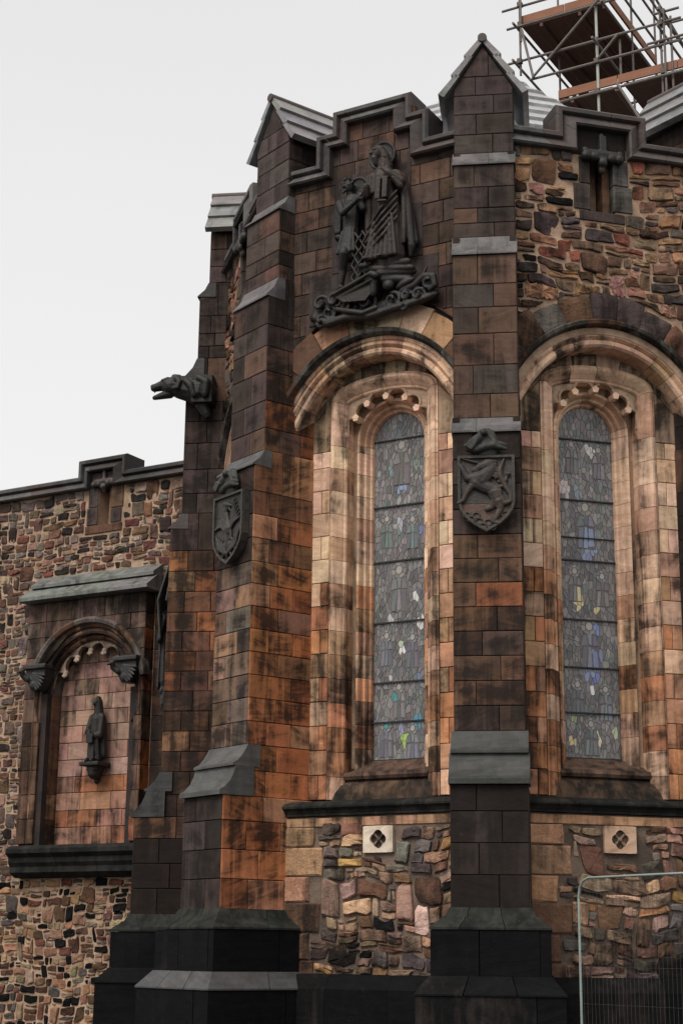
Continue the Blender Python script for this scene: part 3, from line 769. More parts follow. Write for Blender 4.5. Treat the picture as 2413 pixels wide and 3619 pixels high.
    for z, t in bars:
        m = MB(); m.box(-.415, .415, GD - .03, GD - .012, z - t, z + t); m.make('saddle_bar', M_iron, win, fr)
    mesh = MB()                                        # thin protective wire guard close to the jambs
    # inner arched surround
    inner = [(-.40, 3.95)] + [(-.40, 8.6)] + arc((0, 8.6), .40, 180, 0, 18)[1:-1] + [(.40, 8.6), (.40, 3.95)]
    cz = [.32 * i for i in range(1, 15)]; tot = 4.58; la = math.pi * .4
    cuts = cz + [tot + la * f for f in (.0, .27, .5, .73, 1.0)] + [tot * 2 + la - c for c in reversed(cz)]
    moulding(fr, inner, [(0, .88), (0, .80), (.012, .775), (.035, .765), (.045, .74), (.045, .715), (.06, .69), (.085, .685), (.10, .66), (.10, .635), (.12, .60), (.15, .595), (.165, .62), (.165, .88)],
             None, 'jamb_stone', win, M_dressed, t_jamb, cuts=cuts if full else [1.5, 3, 5, 7, 9])
    # spandrel wall behind the fringe
    m = MB(); ib = arc((0, 8.6), .55, 0, 180, 16)
    m.prism([(-.66, 4.0), (-.55, 4.0)] + [(-.55, 8.6)] + ib[::-1][1:-1] + [(.55, 8.6), (.55, 4.0), (.66, 4.0), (.66, 9.36), (-.66, 9.36)], .635, .8, 'y')
    fixn(m.make('reveal_stone', M_dressed, win, fr, col=rgba((.36, .25, .17), .3)))
    # outer frame with a flat segmental head
    hd = [(.74 * math.cos(t), 9.14 + .21 * math.sin(t)) for t in [math.pi - math.pi * i / 16 for i in range(17)]]
    frm = [(-.74, 3.575)] + hd + [(.74, 3.575)]
    lh = sum(math.hypot(hd[i + 1][0] - hd[i][0], hd[i + 1][1] - hd[i][1]) for i in range(16)); tj = 5.565
    cj = [.30 + .33 * i for i in range(16) if .3 + .33 * i < 5.2]
    moulding(fr, frm, [(-.115, .66), (-.115, .45), (-.10, .43), (-.075, .425), (-.06, .40), (-.04, .385), (-.02, .36), (.0, .335), (.03, .315), (.06, .32), (.08, .345), (.10, .348), (.10, .66)],
             None, 'jamb_stone', win, M_dressed, t_jamb, cuts=(cj + [tj + lh * f for f in (.0, .26, .5, .76, 1.0)] + [2 * tj + lh - c for c in reversed(cj)]) if full else [2, 4, 5.4, 6.6, 9])
    fringe(fr, win)
    # sill, ledge and steep wet slope below the glass
    slab(fr, [(.88, 4.15), (.82, 4.12), (.54, 3.95), (.44, 3.93), (.42, 3.88), (.44, 3.84), (.88, 3.7)], -.63, .63, [], 'sill', win, M_dressed, t_fix((.12, .075, .055), .45))
    slab(fr, [(.7, 3.838), (.50, 3.835), (.42, 3.76), (.36, 3.66), (.33, 3.56), (.33, 3.4), (.7, 3.4)], -.80, .80, [-.3, .35], 'sill_slope', win, M_moss, t_fix((.105, .066, .045), .5))
    return win

def facet(F, az, kind, full, acc, bars):
    fr = frame(az, O + out(az) * AP); bk = MB()
    top = 12.6 if kind == 'ashlar' else 11.56
    yb = .05 if kind == 'ashlar' else .010
    bk.prism([(1.36, ZC)] + arc((0, ZC), 1.36, 0, 180, 24)[1:-1] + [(-1.36, ZC), (-1.36, top), (1.36, top)], yb, .34, 'y')
    if kind != 'ashlar':
        for a, b in ((-1.36, -.2), (.2, 1.36)): bk.box(a, b, yb, .34, 11.561, 12.6)
        bk.box(-.3, .3, .345, .4, 11.4, 12.7)
    for a, b in ((-1.3, -.7), (.7, 1.3)): bk.box(a, b, .43, .64, 3.3, 8.4)
    bk.prism([(1.3, 8.4)] + arc((0, ZC), 1.3, 1, 179, 20)[1:-1] + [(-1.3, 8.4), (-.7, 8.4), (-.7, 9.12), (-.4, 9.3), (0, 9.35), (.4, 9.3), (.7, 9.12), (.7, 8.4)], .43, .60, 'y')
    w = fixn(bk.make('wall_face', M_mort if kind != 'ashlar' else M_joint, apse, fr, recentre=False))
    lo = MB(); lo.box(-1.36, 1.36, .012, .5, 0, 3.4); lo.make('mortar_bed', M_mortd, w, fr)
    # recess back wall
    zz = [3.575 + .33 * i for i in range(15)] + [8.43]
    for s in (-1, 1):
        a, b = (-1.2, -.845) if s < 0 else (.845, 1.2)
        ashlar(fr, a, b, zz, lambda i, x, y: [] if i % 2 else [.62 if s < 0 else .38], 'recess_block', w, M_dressed, t_rec, d=.352)
    hd = [(.845 * math.cos(t), 9.16 + .24 * math.sin(t)) for t in [math.pi * i / 8 for i in range(9)]]
    o_ = arc((0, ZC), 1.23, 0, 180, 10)
    i_ = [(.845, 8.43)] + hd + [(-.845, 8.43)]
    for k in range(10): block(fr, [i_[k], o_[k], o_[k + 1], i_[k + 1]], 'recess_block', w, M_dressed, vary((.40, .28, .19)), U(.35, .6), d=.352)
    # arch orders and hood mould
    cu = [math.pi * 1.19 * f / 13 for f in range(1, 13)]
    def flare(r): return [(r_ * math.cos(R_(a)), ZC + r_ * math.sin(R_(a))) for a, r_ in [(180 - 180 * i / 52, r + .16 * max(0, (abs(90 - 180 * i / 52) - 50) / 40) ** 2) for i in range(53)]]
    moulding(fr, flare(1.19), [(0, .42), (0, .12), (.01, .075), (.04, .045), (.08, .04), (.105, .065), (.115, .075), (.125, .045), (.15, .02), (.18, .02), (.195, .045), (.205, .05), (.215, .025), (.262, .02), (.262, .42)],
             None, 'voussoir', w, M_dressed, t_arch, cuts=[c + .04 for c in cu])
    moulding(fr, flare(1.455), [(0, .1), (0, -.02), (.015, -.055), (.03, -.085), (.075, -.10), (.09, -.085), (.09, -.06), (.06, -.0), (.06, .1)],
             None, 'hood_mould', w, M_dressed, t_hood, cuts=[math.pi * 1.455 * f / 9 for f in range(1, 9)])
    RO = 1.525
    if kind == 'ashlar':
        an = [26, 44, 60, 74, 88, 103, 120, 138, 154]
        for a, b in zip(an, an[1:]):
            r1 = 1.93 + U(-.05, .05)
            block(fr, arc((0, ZC), RO, a, b, 4) + arc((0, ZC), r1, b, a, 2), 'voussoir_block', w, M_ash, vary(pick((CREAM, 3), (TAN, 2)) if 55 < a < 104 else pick((BROWN, 3), (TAN, 1))), U(.15, .42))
        zs = [8.7, 9.0, 9.4, 9.75, 10.08, 10.4, 10.72, 11.05, 11.37, 11.7, 12.02, 12.33, 12.62, 12.95, 13.28]
        def sp(i, a, b):
            return [.16, .40, .68, .86] if i % 2 else [.09, .30, .55, .77, .93]
        ashlar(fr, lambda z: -1.36 if z < 12.4 else -.68, lambda z: 1.36 if z < 12.4 else .68, zs, lambda i, a, b: [x + U(-.03, .03) for x in sp(i, a, b)], 'wall_block', w, M_ash, t_wallA, hole=[((0, ZC), 1.97)])
    else:
        an = [28, 44, 58, 72, 84, 97, 112, 126, 140, 154]
        for a, b in zip(an, an[1:]):
            r1 = 1.9 + U(-.04, .1); p = inset(arc((0, ZC), RO, a, b, 3) + arc((0, ZC), r1, b, a, 2), .008)
            v, f = stone_geo(p, .035, .012); mk('rough_voussoir', v, f, M_rub, w, fr, rgba(vary(pick((GREY, 2), (PURP, 2), (BROWN, 3))), U(.25, .5)), angle=38)
        pol = rubble_layout(-1.42, 1.42, 9.1, 12.52, .12, .23, .2, .5, .025)
        rubble(fr, pol, w, t_rubB, gap=.015, h=(.01, .034), limit=150 if full else 12, discs=[((0, ZC), 1.93)], rects=[(-.34, .34, 11.44, 11.63), (-.42, .46, 11.62, 12.02), (-.34, .42, 12.0, 12.6)], umin=-1.3, umax=1.3)
        for p in (rect(-.34, .34, 11.45, 11.60), rect(-.42, -.17, 11.61, 12.0), rect(-.33, -.17, 12.01, 12.42), rect(.17, .46, 11.63, 12.02), rect(.17, .41, 12.03, 12.42)):
            block(fr, p, 'slit_surround', w, M_ash, vary(pick((PURP, 2), ((.12, .11, .1), 2))), U(.3, .5), d=-.012, th=.3)
        m = MB(); m.box(.06, .165, .1, .33, 11.61, 12.4); m.make('slit_reveal', M_dressed, w, fr, col=rgba(BROWN, .4))
        c = Carve(); c.cap((0, -.03, 12.22), (0, -.05, 12.74), .055, .045); c.box(-.05, .05, -.11, 0, 12.3, 12.72); c.cap((-.22, -.06, 12.45), (.22, -.06, 12.45), .06, .06); c.box(-.2, .2, -.11, -.02, 12.41, 12.5)
        for x, z, r_ in ((-.25, 12.40, .075), (.25, 12.40, .075), (-.13, 12.40, .07), (.13, 12.40, .07), (-.26, 12.48, .05), (.26, 12.48, .05), (0, 12.32, .07)): c.ball((x, -.07, z), r_)
        c.make('cross_ornament', M_carve, w, fr, (.030, .027, .025), .4, .012, 1)
        for a, b in ((-.39, 0), (0, .39)):
            block(fr, rect(a, b, 12.44, 12.92), 'wall_block', w, M_ash, vary(DARK), .5)
    # stepped parapet with its chamfered string and coping, one mitred run cut into stones
    if kind == 'ashlar': pth = [(-1.36, 12.43), (-.66, 12.43), (-.66, 12.88), (-.385, 12.88), (-.385, 13.21), (.38, 13.21), (.38, 12.88), (.65, 12.88), (.65, 12.43), (1.36, 12.43)]
    else: pth = [(-1.36, 12.44), (-.39, 12.44), (-.39, 12.84), (.40, 12.84), (.40, 12.44), (1.36, 12.44)]
    T = .26 if kind == 'ashlar' else .29
    moulding(fr, pth, [(0, .06), (0, -.11), (.025, -.135), (T * .62, -.018), (T * .64, -.05), (T * .70, -.085), (T * .88, -.09), (T, -.05), (T, .42), (0.0, .42)], .62, 'parapet_stone', w, M_slab, lambda *a: t_par(), gap=.003)
    # lower wall: string course, light fascia, rubble panel with a quatrefoil vent, plinth
    slab(fr, [(.6, 3.57), (.30, 3.555), (.05, 3.53), (-.06, 3.49), (-.085, 3.46), (-.085, 3.435), (-.05, 3.40), (-.03, 3.36), (-.03, 3.335), (.06, 3.31), (.6, 3.31)], -1.32, 1.32, [-.6, .1, .75], 'string_course', w, M_moss, t_fix((.04, .036, .03), .6))
    slab(fr, [(.06, 3.305), (-.012, 3.305), (-.004, 3.20), (.06, 3.20)], -1.36, 1.36, [-.75, -.1, .7], 'fascia_stone', w, M_dressed, lambda: (TAN, U(.3, .55)))
    pu = .15 if kind == 'ashlar' else -.045
    pol = rubble_layout(-1.42, 1.42, 1.32, 3.2, .10, .24, .17, .46, .035)
    quo = []
    if full:
        z = 3.195; i = 0
        while z > 1.5:
            h = (.26, .37, .33, .38, .34)[i % 5]; wd = (.5, .62, .42, .6, .45)[i % 5]; quo.append((-1.45, -1.3 + wd, z - h, z)); z -= h; i += 1
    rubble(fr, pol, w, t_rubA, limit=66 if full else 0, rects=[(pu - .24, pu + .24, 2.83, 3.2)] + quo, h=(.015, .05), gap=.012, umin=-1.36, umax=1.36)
    for (a, b, c_, e) in quo:
        block(fr, [(a, c_), ((a + b) / 2, c_ + U(-.01, .01)), (b + U(-.02, .02), c_), (b + U(-.03, .02), (c_ + e) / 2), (b + U(-.02, .02), e), ((a + b) / 2, e + U(-.01, .01)), (a, e)], 'quoin', w, M_rub, vary(pick((CREAM, 1), (TAN, 3)) if c_ > 2.1 else BROWN), U(.2, .45), d=-.012, gap=.008, cham=.016, jit=.012)
    if full: vent(fr, w, pu)
    slab(fr, [(.06, 1.36), (-.10, 1.34), (-.22, 1.17), (-.22, 0), (.06, 0)], -1.36, 1.36, [-.5, .4], 'plinth_block', w, M_plin, t_plinth)
    return fr, w
def vent(fr, w, pu):
    n = 48; hw, hz, cz = .215, .168, 3.017
    def qr(t):                        # quatrefoil with pointed corners
        k = abs(math.cos(2 * t)); return .078 + .040 * k ** .7 + .016 * (1 - k) ** 3
    inn = [(pu + qr(2 * math.pi * i / n) * math.cos(2 * math.pi * i / n), cz + qr(2 * math.pi * i / n) * math.sin(2 * math.pi * i / n)) for i in range(n)]
    outr = []
    for i in range(n):
        c, s = math.cos(2 * math.pi * i / n), math.sin(2 * math.pi * i / n); k = min(hw / max(1e-6, abs(c)), hz / max(1e-6, abs(s))); outr.append((pu + c * k, cz + s * k))
    v = [(x, -.035, z) for x, z in outr] + [(x, -.035, z) for x, z in inn] + [(x, .02, z) for x, z in inn] + [(x, .05, z) for x, z in outr]
    f = []
    for i in range(n):
        j = (i + 1) % n; f += [(i, j, j + n, i + n), (i + n, j + n, j + 2 * n, i + 2 * n), (j, i, i + 3 * n, j + 3 * n)]
    p = fixn(mk('vent_plaque', v, f, M_dressed, w, fr, rgba((.66, .55, .44) if pu > 0 else (.56, .37, .26), .12)))
    m = MB(); m.box(pu - .14, pu + .14, .012, .03, cz - .14, cz + .14); m.make('vent_hollow', M_dressed, w, fr, col=rgba((.07, .055, .045), .5))
    c = Carve()
    for a in range(4):
        t = R_(45 + 90 * a); c.cap((pu + .03 * math.cos(t), .0, cz + .03 * math.sin(t)), (pu + .10 * math.cos(t), .0, cz + .10 * math.sin(t)), .014, .022)
    c.ball((pu, -.005, cz), .03)
    c.make('vent_flower', M_dressed, w, fr, (.22, .16, .115), .35, .006, 1)

WHT = (.62, .62, .60); BLU = (.16, .19, .34); TEAL = (.06, .26, .26); GRN = (.34, .48, .12); SKYB = (.22, .28, .42); YEL = (.6, .5, .28)
accA = [(.24, 6.35, .05, WHT), (-.15, 6.05, .06, (.45, .47, .47)), (.33, 5.98, .06, WHT), (.04, 5.62, .05, WHT), (.02, 5.72, .03, (.4, .45, .34)), (-.15, 5.25, .05, (.5, .48, .46)), (.29, 5.25, .05, BLU),
        (-.08, 4.92, .07, TEAL), (.02, 4.52, .05, (.28, .28, .42)), (.09, 4.40, .07, GRN), (.27, 4.62, .06, (.08, .24, .30)), (-.22, 4.6, .04, TEAL), (.02, 7.95, .08, SKYB), (-.14, 8.15, .06, (.2, .27, .28)), (.26, 8.2, .06, (.2, .25, .22)), (0, 7.4, .06, (.35, .37, .42)), (.36, 7.3, .05, BLU)]
accB = [(.1, 8.35, .06, WHT), (.02, 8.45, .05, WHT), (-.3, 7.8, .09, (.56, .48, .48)), (-.12, 7.75, .08, (.26, .30, .34)), (.05, 7.1, .12, SKYB), (0, 6.9, .08, (.24, .26, .4)), (-.14, 6.25, .08, YEL), (.12, 6.15, .05, YEL), (.08, 5.85, .05, (.18, .26, .5)),
        (0, 5.6, .1, SKYB), (-.05, 5.35, .1, SKYB), (.12, 5.42, .08, BLU), (.05, 5.2, .06, (.16, .18, .4)), (.02, 4.98, .05, WHT), (-.24, 4.7, .07, (.34, .40, .2)), (-.3, 4.36, .06, YEL), (.06, 4.36, .05, (.66, .6, .45)), (.3, 4.5, .04, (.4, .46, .3))]
barA = [(8.62, .008), (7.65, .010), (6.86, .010), (6.0, .010), (5.17, .010), (4.63, .010), (4.115, .014)]
barB = [(8.52, .010), (7.65, .010), (7.12, .007), (6.80, .010), (5.98, .010), (5.33, .010), (4.72, .010), (4.115, .014)]
fA, wA = facet('A', -30, 'ashlar', True, accA, barA); window('A', fA, True, accA, barA)
fB, wB = facet('B', 15, 'rubble', True, accB, barB); window('B', fB, True, accB, barB)
fC, wC = facet('C', -75, 'rubble', False, accA, barA); window('C', fC, False, accA, barA)

for az in (60, 105, 150, -165, -120):                     # the far faces of the polygon, plain from outside
    m = MB(); m.prism([(-1.735, 0), (1.735, 0), (1.56, .42), (-1.56, .42)], 0, 12.72, 'z')
    fixn(m.make('wall_face', M_ash, apse, frame(az, O + out(az) * AP), col=rgba(PURP, .4)))
# dark core behind the glass and stone slab roof
m = MB(); ra = (AP - 1.15) / math.cos(R_(22.5))
m.prism([(ra * math.sin(R_(-7.5 + 45 * i)), -ra * math.cos(R_(-7.5 + 45 * i))) for i in range(8)], 0, 12.6, 'z')
fixn(m.make('inner_core', M_dark, apse, Matrix.Translation(O), recentre=False))
m = MB(); ra = 3.75 / math.cos(R_(22.5)); RZ0, RZ1, RN = 12.62, 16.15, 11
m.prism([(ra * math.sin(R_(-7.5 + 45 * i)), -ra * math.cos(R_(-7.5 + 45 * i))) for i in range(8)], 12.3, 12.60, 'z')
roof = fixn(m.make('roof', M_slab, apse, Matrix.Translation(O), recentre=False, col=rgba(SLAB, .3)))
for az in (-165, -120, -75, -30, 15, 60, 105, 150):
    fr = frame(az, O)
    for k in range(RN):
        a0, a1 = 3.75 * (1 - k / RN), 3.75 * (1 - (k + 1.1) / RN); z0 = RZ0 + (RZ1 - RZ0) * k / RN; z1 = RZ0 + (RZ1 - RZ0) * (k + 1.1) / RN
        if a1 < .02: a1 = .02; 
        h0, h1 = a0 * math.tan(R_(22.5)), a1 * math.tan(R_(22.5))
        js = [-1.0, -.33, .30, 1.0] if k % 2 else [-1.0, .02, 1.0]
        if k > 7: js = [-1, 1]
        for p, q in zip(js, js[1:]):
            e = .003; v = [(h0 * p + e, -a0, z0), (h0 * q - e, -a0, z0), (h1 * q - e, -a1, z1 - .02), (h1 * p + e, -a1, z1 - .02),
                           (h0 * p + e, -a0 - .03, z0 + .06), (h0 * q - e, -a0 - .03, z0 + .06), (h1 * q - e, -a1, z1 + .012), (h1 * p + e, -a1, z1 + .012)]
            fixn(mk('roof_slab', v, [(0, 1, 2, 3), (4, 5, 6, 7), (0, 1, 5, 4), (1, 2, 6, 5), (2, 3, 7, 6), (3, 0, 4, 7)], M_roof, roof, fr, rgba(vary((.42, .42, .43), .12, .02), U(0.0, .15))))  # pale tint: bright sky reflection on wet slabs put partly into the colour
# ------------------------------------------------------------------ the long rubble wall on the left with its blind niche
LW = frame(-30, (-2.0, 26.4)); RD = .25                 # RD: the rubble face lies this far behind the front of the niche frame
wall = thing('rubble_wall', 'long mixed rubble wall with stone coping left of the apse holding an arched niche', 'wall', (-5.0, 28.1, 0), -30)
wall['kind'] = 'thing'
m = MB()
NC = (-2.63, 5.87)
m.box(-9, -4.0, RD + .008, RD + .6, 0, 9.5); m.box(-4.0, .6, RD + .008, RD + .6, 7.4, 8.83); m.box(-4.0, .6, RD + .008, RD + .6, 0, 2.8)
m.box(-1.5, .6, RD + .008, RD + .6, 2.8, 7.4); m.box(-4.0, -1.5, RD + .4, RD + .6, 2.8, 7.4)
m.box(-4.0, -2.78, RD + .008, RD + .6, 8.83, 9.5); m.box(-2.5, .6, RD + .008, RD + .6, 8.83, 9.5); m.box(-3.05, -2.3, RD + .3, RD + .6, 8.83, 9.86)
m.make('mortar_bed', M_mort, wall, LW)
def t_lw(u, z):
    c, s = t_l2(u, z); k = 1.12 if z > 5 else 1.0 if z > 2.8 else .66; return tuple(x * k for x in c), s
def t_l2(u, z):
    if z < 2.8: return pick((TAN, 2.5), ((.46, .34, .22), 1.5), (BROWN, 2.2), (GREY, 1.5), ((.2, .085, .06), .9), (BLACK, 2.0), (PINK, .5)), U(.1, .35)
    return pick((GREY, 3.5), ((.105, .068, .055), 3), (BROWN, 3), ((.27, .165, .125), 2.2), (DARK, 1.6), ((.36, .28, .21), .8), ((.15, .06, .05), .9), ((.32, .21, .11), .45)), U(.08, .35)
pol = rubble_layout(-8.95, -.25, 2.62, 9.5, .085, .17, .13, .34, .015) + rubble_layout(-8.95, -.6, 0, 2.62, .07, .16, .12, .32, .025)
inview = [p for p in pol if p[0][0] > -5.5]; far = [p for p in pol if p[0][0] <= -5.5]
fl = LW @ Matrix.Translation((0, RD, 0))
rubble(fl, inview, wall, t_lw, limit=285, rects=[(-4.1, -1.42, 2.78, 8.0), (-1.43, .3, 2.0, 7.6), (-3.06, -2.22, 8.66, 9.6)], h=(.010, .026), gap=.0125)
st = MB()
for p in far:
    q = inset(p if area(p) > 0 else p[::-1], .01)
    if area(q) < .001: continue
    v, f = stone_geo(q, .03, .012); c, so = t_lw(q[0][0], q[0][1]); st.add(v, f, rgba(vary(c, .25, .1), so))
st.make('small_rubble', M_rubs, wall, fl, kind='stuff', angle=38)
# a few big black whinstones low in the wall
# coping with its merlon
moulding(fl, [(-9, 9.50), (-2.97, 9.50), (-2.97, 9.80), (-2.40, 9.80), (-2.40, 9.50), (.55, 9.50)],
         [(0, .06), (0, -.12), (.02, -.14), (.15, -.02), (.155, -.05), (.17, -.09), (.22, -.095), (.25, -.05), (.25, .45), (0, .45)], .8, 'coping_stone', wall, M_slab, lambda *a: t_par(), gap=.002)
for p in (rect(-3.05, -2.24, 8.68, 8.83), rect(-3.02, -2.78, 8.84, 9.15), rect(-3.0, -2.78, 9.16, 9.52), rect(-2.5, -2.26, 8.84, 9.1), rect(-2.5, -2.23, 9.11, 9.52), rect(-2.94, -2.42, 9.53, 9.79)):
    block(fl, p, 'slit_surround', wall, M_ash, vary(pick((PURP, 2), (BROWN, 1))), U(.3, .5), d=-.012, th=.3)
m = MB(); m.box(-2.6, -2.5, .08, .28, 8.84, 9.5); m.make('slit_reveal', M_dressed, wall, fl, col=rgba((.2, .12, .08), .35))
c = Carve(); c.cap((-2.64, -.03, 9.44), (-2.64, -.05, 9.79), .045, .035); c.cap((-2.82, -.06, 9.60), (-2.46, -.06, 9.60), .05); c.box(-2.8, -2.48, -.1, 0, 9.57, 9.64)
for x, z in ((-2.85, 9.56), (-2.43, 9.56), (-2.74, 9.56), (-2.54, 9.56), (-2.64, 9.5)): c.ball((x, -.06, z), .06)
c.make('cross_ornament', M_carve, wall, fl, (.065, .053, .047), .35, .012, 1)
# niche: projecting ashlar frame, moulded arch with cusps, roofed hood, sill
m = MB(); x0, x1 = -4.0, -1.46
m.box(x0 + .03, -3.52, .05, .6, 3.3, 5.87); m.box(-1.74, x1 - .03, .05, .6, 3.3, 5.87)
m.prism([(x1 - .03, 5.871)] + arc(NC, .99, 0, 180, 20) + [(x0 + .03, 5.871), (x0 + .03, 7.46), (x1 - .03, 7.46)], .05, .6, 'y')
m.box(-3.7, -1.6, .52, .66, 3.2, 7.0)
nic = fixn(m.make('niche', M_joint, wall, LW, recentre=False))
def t_nic(u, z): return pk((TAN, 1.4), ((.24, .14, .11), 1.5), ((.11, .075, .06), 4), (RUST, .7), (GREY, 2)), U(.42, .66)
zz = [3.33, 3.74, 4.15, 4.56, 4.97, 5.38, 5.79, 6.16, 6.5, 6.85, 7.12, 7.46]
ashlar(LW, x0, -3.63, zz[:6], lambda i, a, b: [] if i % 2 else [.55], 'niche_block', nic, M_dressed, lambda u, z: (BROWN, U(.5, .75)))
ashlar(LW, -1.63, x1, zz[:6], lambda i, a, b: [], 'niche_block', nic, M_dressed, t_nic)
ashlar(LW, x0, x1, zz[5:], lambda i, a, b: [.16, .38, .66, .86] if i % 2 else [.11, .88] if i > 3 else [.13, .5, .85], 'niche_block', nic, M_dressed, t_nic, hole=[(NC, 1.13)])
fs = frame(60, LW @ Vector((x1, 0, 0)))
ashlar(fs, .003, .26, zz, lambda i, a, b: [], 'niche_block', nic, M_dressed, lambda u, z: (pick((BROWN, 3), (RUST, 1)), U(.5, .7)))
ashlar(fl, -1.44, .35, [2.0, 2.4] + zz[:-1] + [7.5], lambda i, a, b: [.30, .66] if i % 2 else [.18, .48, .8], 'niche_block', nic, M_ash, lambda u, z: (pk((BROWN, 3), (DARK, 2), (RUST, .5)), U(.5, .7)), d=-.01)
def t_back(u, z): return pk(((.36, .22, .175), 4), ((.40, .26, .19), 3), ((.30, .165, .125), 1.2)) if z > 4.6 else pk(((.34, .19, .145), 4), (TAN, 1), (RUST, 1.5)), U(.2, .42) if z > 3.9 else U(.4, .6)
ashlar(LW, -3.62, -1.62, [3.33, 3.62, 3.9, 4.2, 4.47, 4.76, 5.05, 5.34, 5.6, 5.87, 6.14, 6.42, 6.9], lambda i, a, b: [x + U(-.05, .05) for x in ([.2, .46, .78] if i % 2 else [.33, .62])], 'back_block', nic, M_dressed, t_back, d=.43)
fj = frame(60, LW @ Vector((-3.535, 0, 0)))
ashlar(fj, .10, .43, zz[:8], lambda i, a, b: [], 'jamb_block', nic, M_dressed, lambda u, z: ((.07, .05, .04), U(.6, .8)))  # left jamb: its shade is put into the dark tint and soot amount
t_na = lambda u, z: (pick((BROWN, 3), (TAN, 1.5), (GREY, 2)), U(.35, .6))
pth = [(NC[0] - .90, 3.33), (NC[0] - .90, NC[1])] + arc(NC, .90, 180, 0, 36)[1:-1] + [(NC[0] + .90, NC[1]), (NC[0] + .90, 3.33)]
moulding(LW, pth, [(-.02, .43), (-.02, .2), (.0, .15), (.03, .12), (.06, .14), (.08, .17), (.09, .09), (.12, .045), (.155, .04), (.18, .07), (.19, .02), (.23, -.01), (.23, .43)], .42, 'niche_moulding', nic, M_dressed, t_na)
moulding(LW, arc(NC, 1.14, 172, 8, 40), [(0, .1), (0, -.03), (.02, -.07), (.07, -.09), (.11, -.08), (.12, -.04), (.12, .1)], .45, 'hood_mould', nic, M_dressed, t_na)
tips = [(NC[0] + .72 * math.cos(R_(a)), NC[1] + .72 * math.sin(R_(a))) for a in (150, 122, 98, 74, 48, 24)]
ends = [(NC[0] - .89, NC[1] + .1)] + tips + [(NC[0] + .89, NC[1] + .06)]
sc = []
for p, q in zip(ends, ends[1:]):
    c_ = math.hypot(q[0] - p[0], q[1] - p[1]); nx, nz = -(q[1] - p[1]) / c_, (q[0] - p[0]) / c_; s = .15
    r = (c_ * c_ / 4 + s * s) / (2 * s); cx, cz = (p[0] + q[0]) / 2 + nx * (s - r), (p[1] + q[1]) / 2 + nz * (s - r)
    a0 = math.atan2(p[1] - cz, p[0] - cx); a1 = math.atan2(q[1] - cz, q[0] - cx)
    while a1 > a0: a1 -= 2 * math.pi
    for i in range(11):
        a = a0 + (a1 - a0) * i / 10; x, z = cx + r * math.cos(a), cz + r * math.sin(a); dd = math.hypot(x - NC[0], z - NC[1])
        if dd > .885: x, z = NC[0] + (x - NC[0]) * .885 / dd, NC[1] + (z - NC[1]) * .885 / dd
        sc.append((x, z))
m = MB(); m.prism(sc + arc(NC, .905, 4, 176, 24), .20, .29, 'y')
for a, b in zip(sc, sc[1:]): m.tube((a[0], .195, a[1]), (b[0], .195, b[1]), .022, 6)
fixn(m.make('cusped_tracery', M_dressed, nic, LW, col=rgba((.30, .22, .17), .4)))
for x, z in tips:
    c = Carve(); c.ball((x, .19, z), .05)
    for a in (-40, 0, 40): c.cap((x, .17, z - .02), (x + .06 * math.sin(R_(a)), .16, z - .07 * math.cos(R_(a))), .025)
    c.make('pendant', M_dressed, nic, LW, (.34, .26, .2), .3, .012, 1)
slab(LW, [(-.24, 7.48), (-.24, 7.54), (.04, 7.74), (.3, 7.74), (.3, 7.47), (-.15, 7.47)], -4.05, -1.28, [-3.15, -2.1], 'hood_slab', nic, M_slab, lambda: ((.15, .15, .14), .3))
slab(LW, [(-.02, 7.745), (-.02, 7.80), (.26, 7.99), (.4, 7.99), (.4, 7.745)], -3.98, -1.32, [-2.75, -2.0], 'hood_slab', nic, M_slab, lambda: ((.15, .15, .14), .3))
slab(LW, [(.6, 3.32), (-.06, 3.30), (-.16, 3.24), (-.16, 3.17), (-.08, 3.10), (-.08, 3.02), (-.03, 2.95), (-.03, 2.86), (.10, 2.78), (.6, 2.76)], -4.06, -1.4, [-3.1, -2.2], 'sill', nic, M_moss, lambda: ((.035, .032, .03), .5))
def corbel(x, sgn):
    c = Carve(); c.plate([(x - .22, 6.33), (x + .22, 6.33), (x + .20, 6.1), (x + .08, 5.92), (x - .08, 5.92), (x - .2, 6.1)], -.14, .1)
    c.box(x - .25, x + .25, -.2, .05, 6.28, 6.36)
    c.chain([(x - .1 * sgn, -.2, 6.1), (x - .17 * sgn, -.26, 6.16), (x - .15 * sgn, -.3, 6.24)], [.06, .05, .045])
    c.cap((x - .15 * sgn, -.3, 6.24), (x - .21 * sgn, -.36, 6.2), .045, .02)
    for i in range(6):
        a = R_(-8 - 13 * i); c.cap((x - .02 * sgn, -.17, 6.2 - .02 * i), (x + (.24 * math.cos(a)) * sgn, -.17, 6.2 + .30 * math.sin(a)), .028, .02)
    c.ball((x, -.12, 6.02), .11, (1, .8, .9))
    return c.make('winged_corbel', M_carve, nic, LW, (.038, .036, .034), .4, .012, 1)
corbel(-1.72, 1); corbel(-3.66, 1)

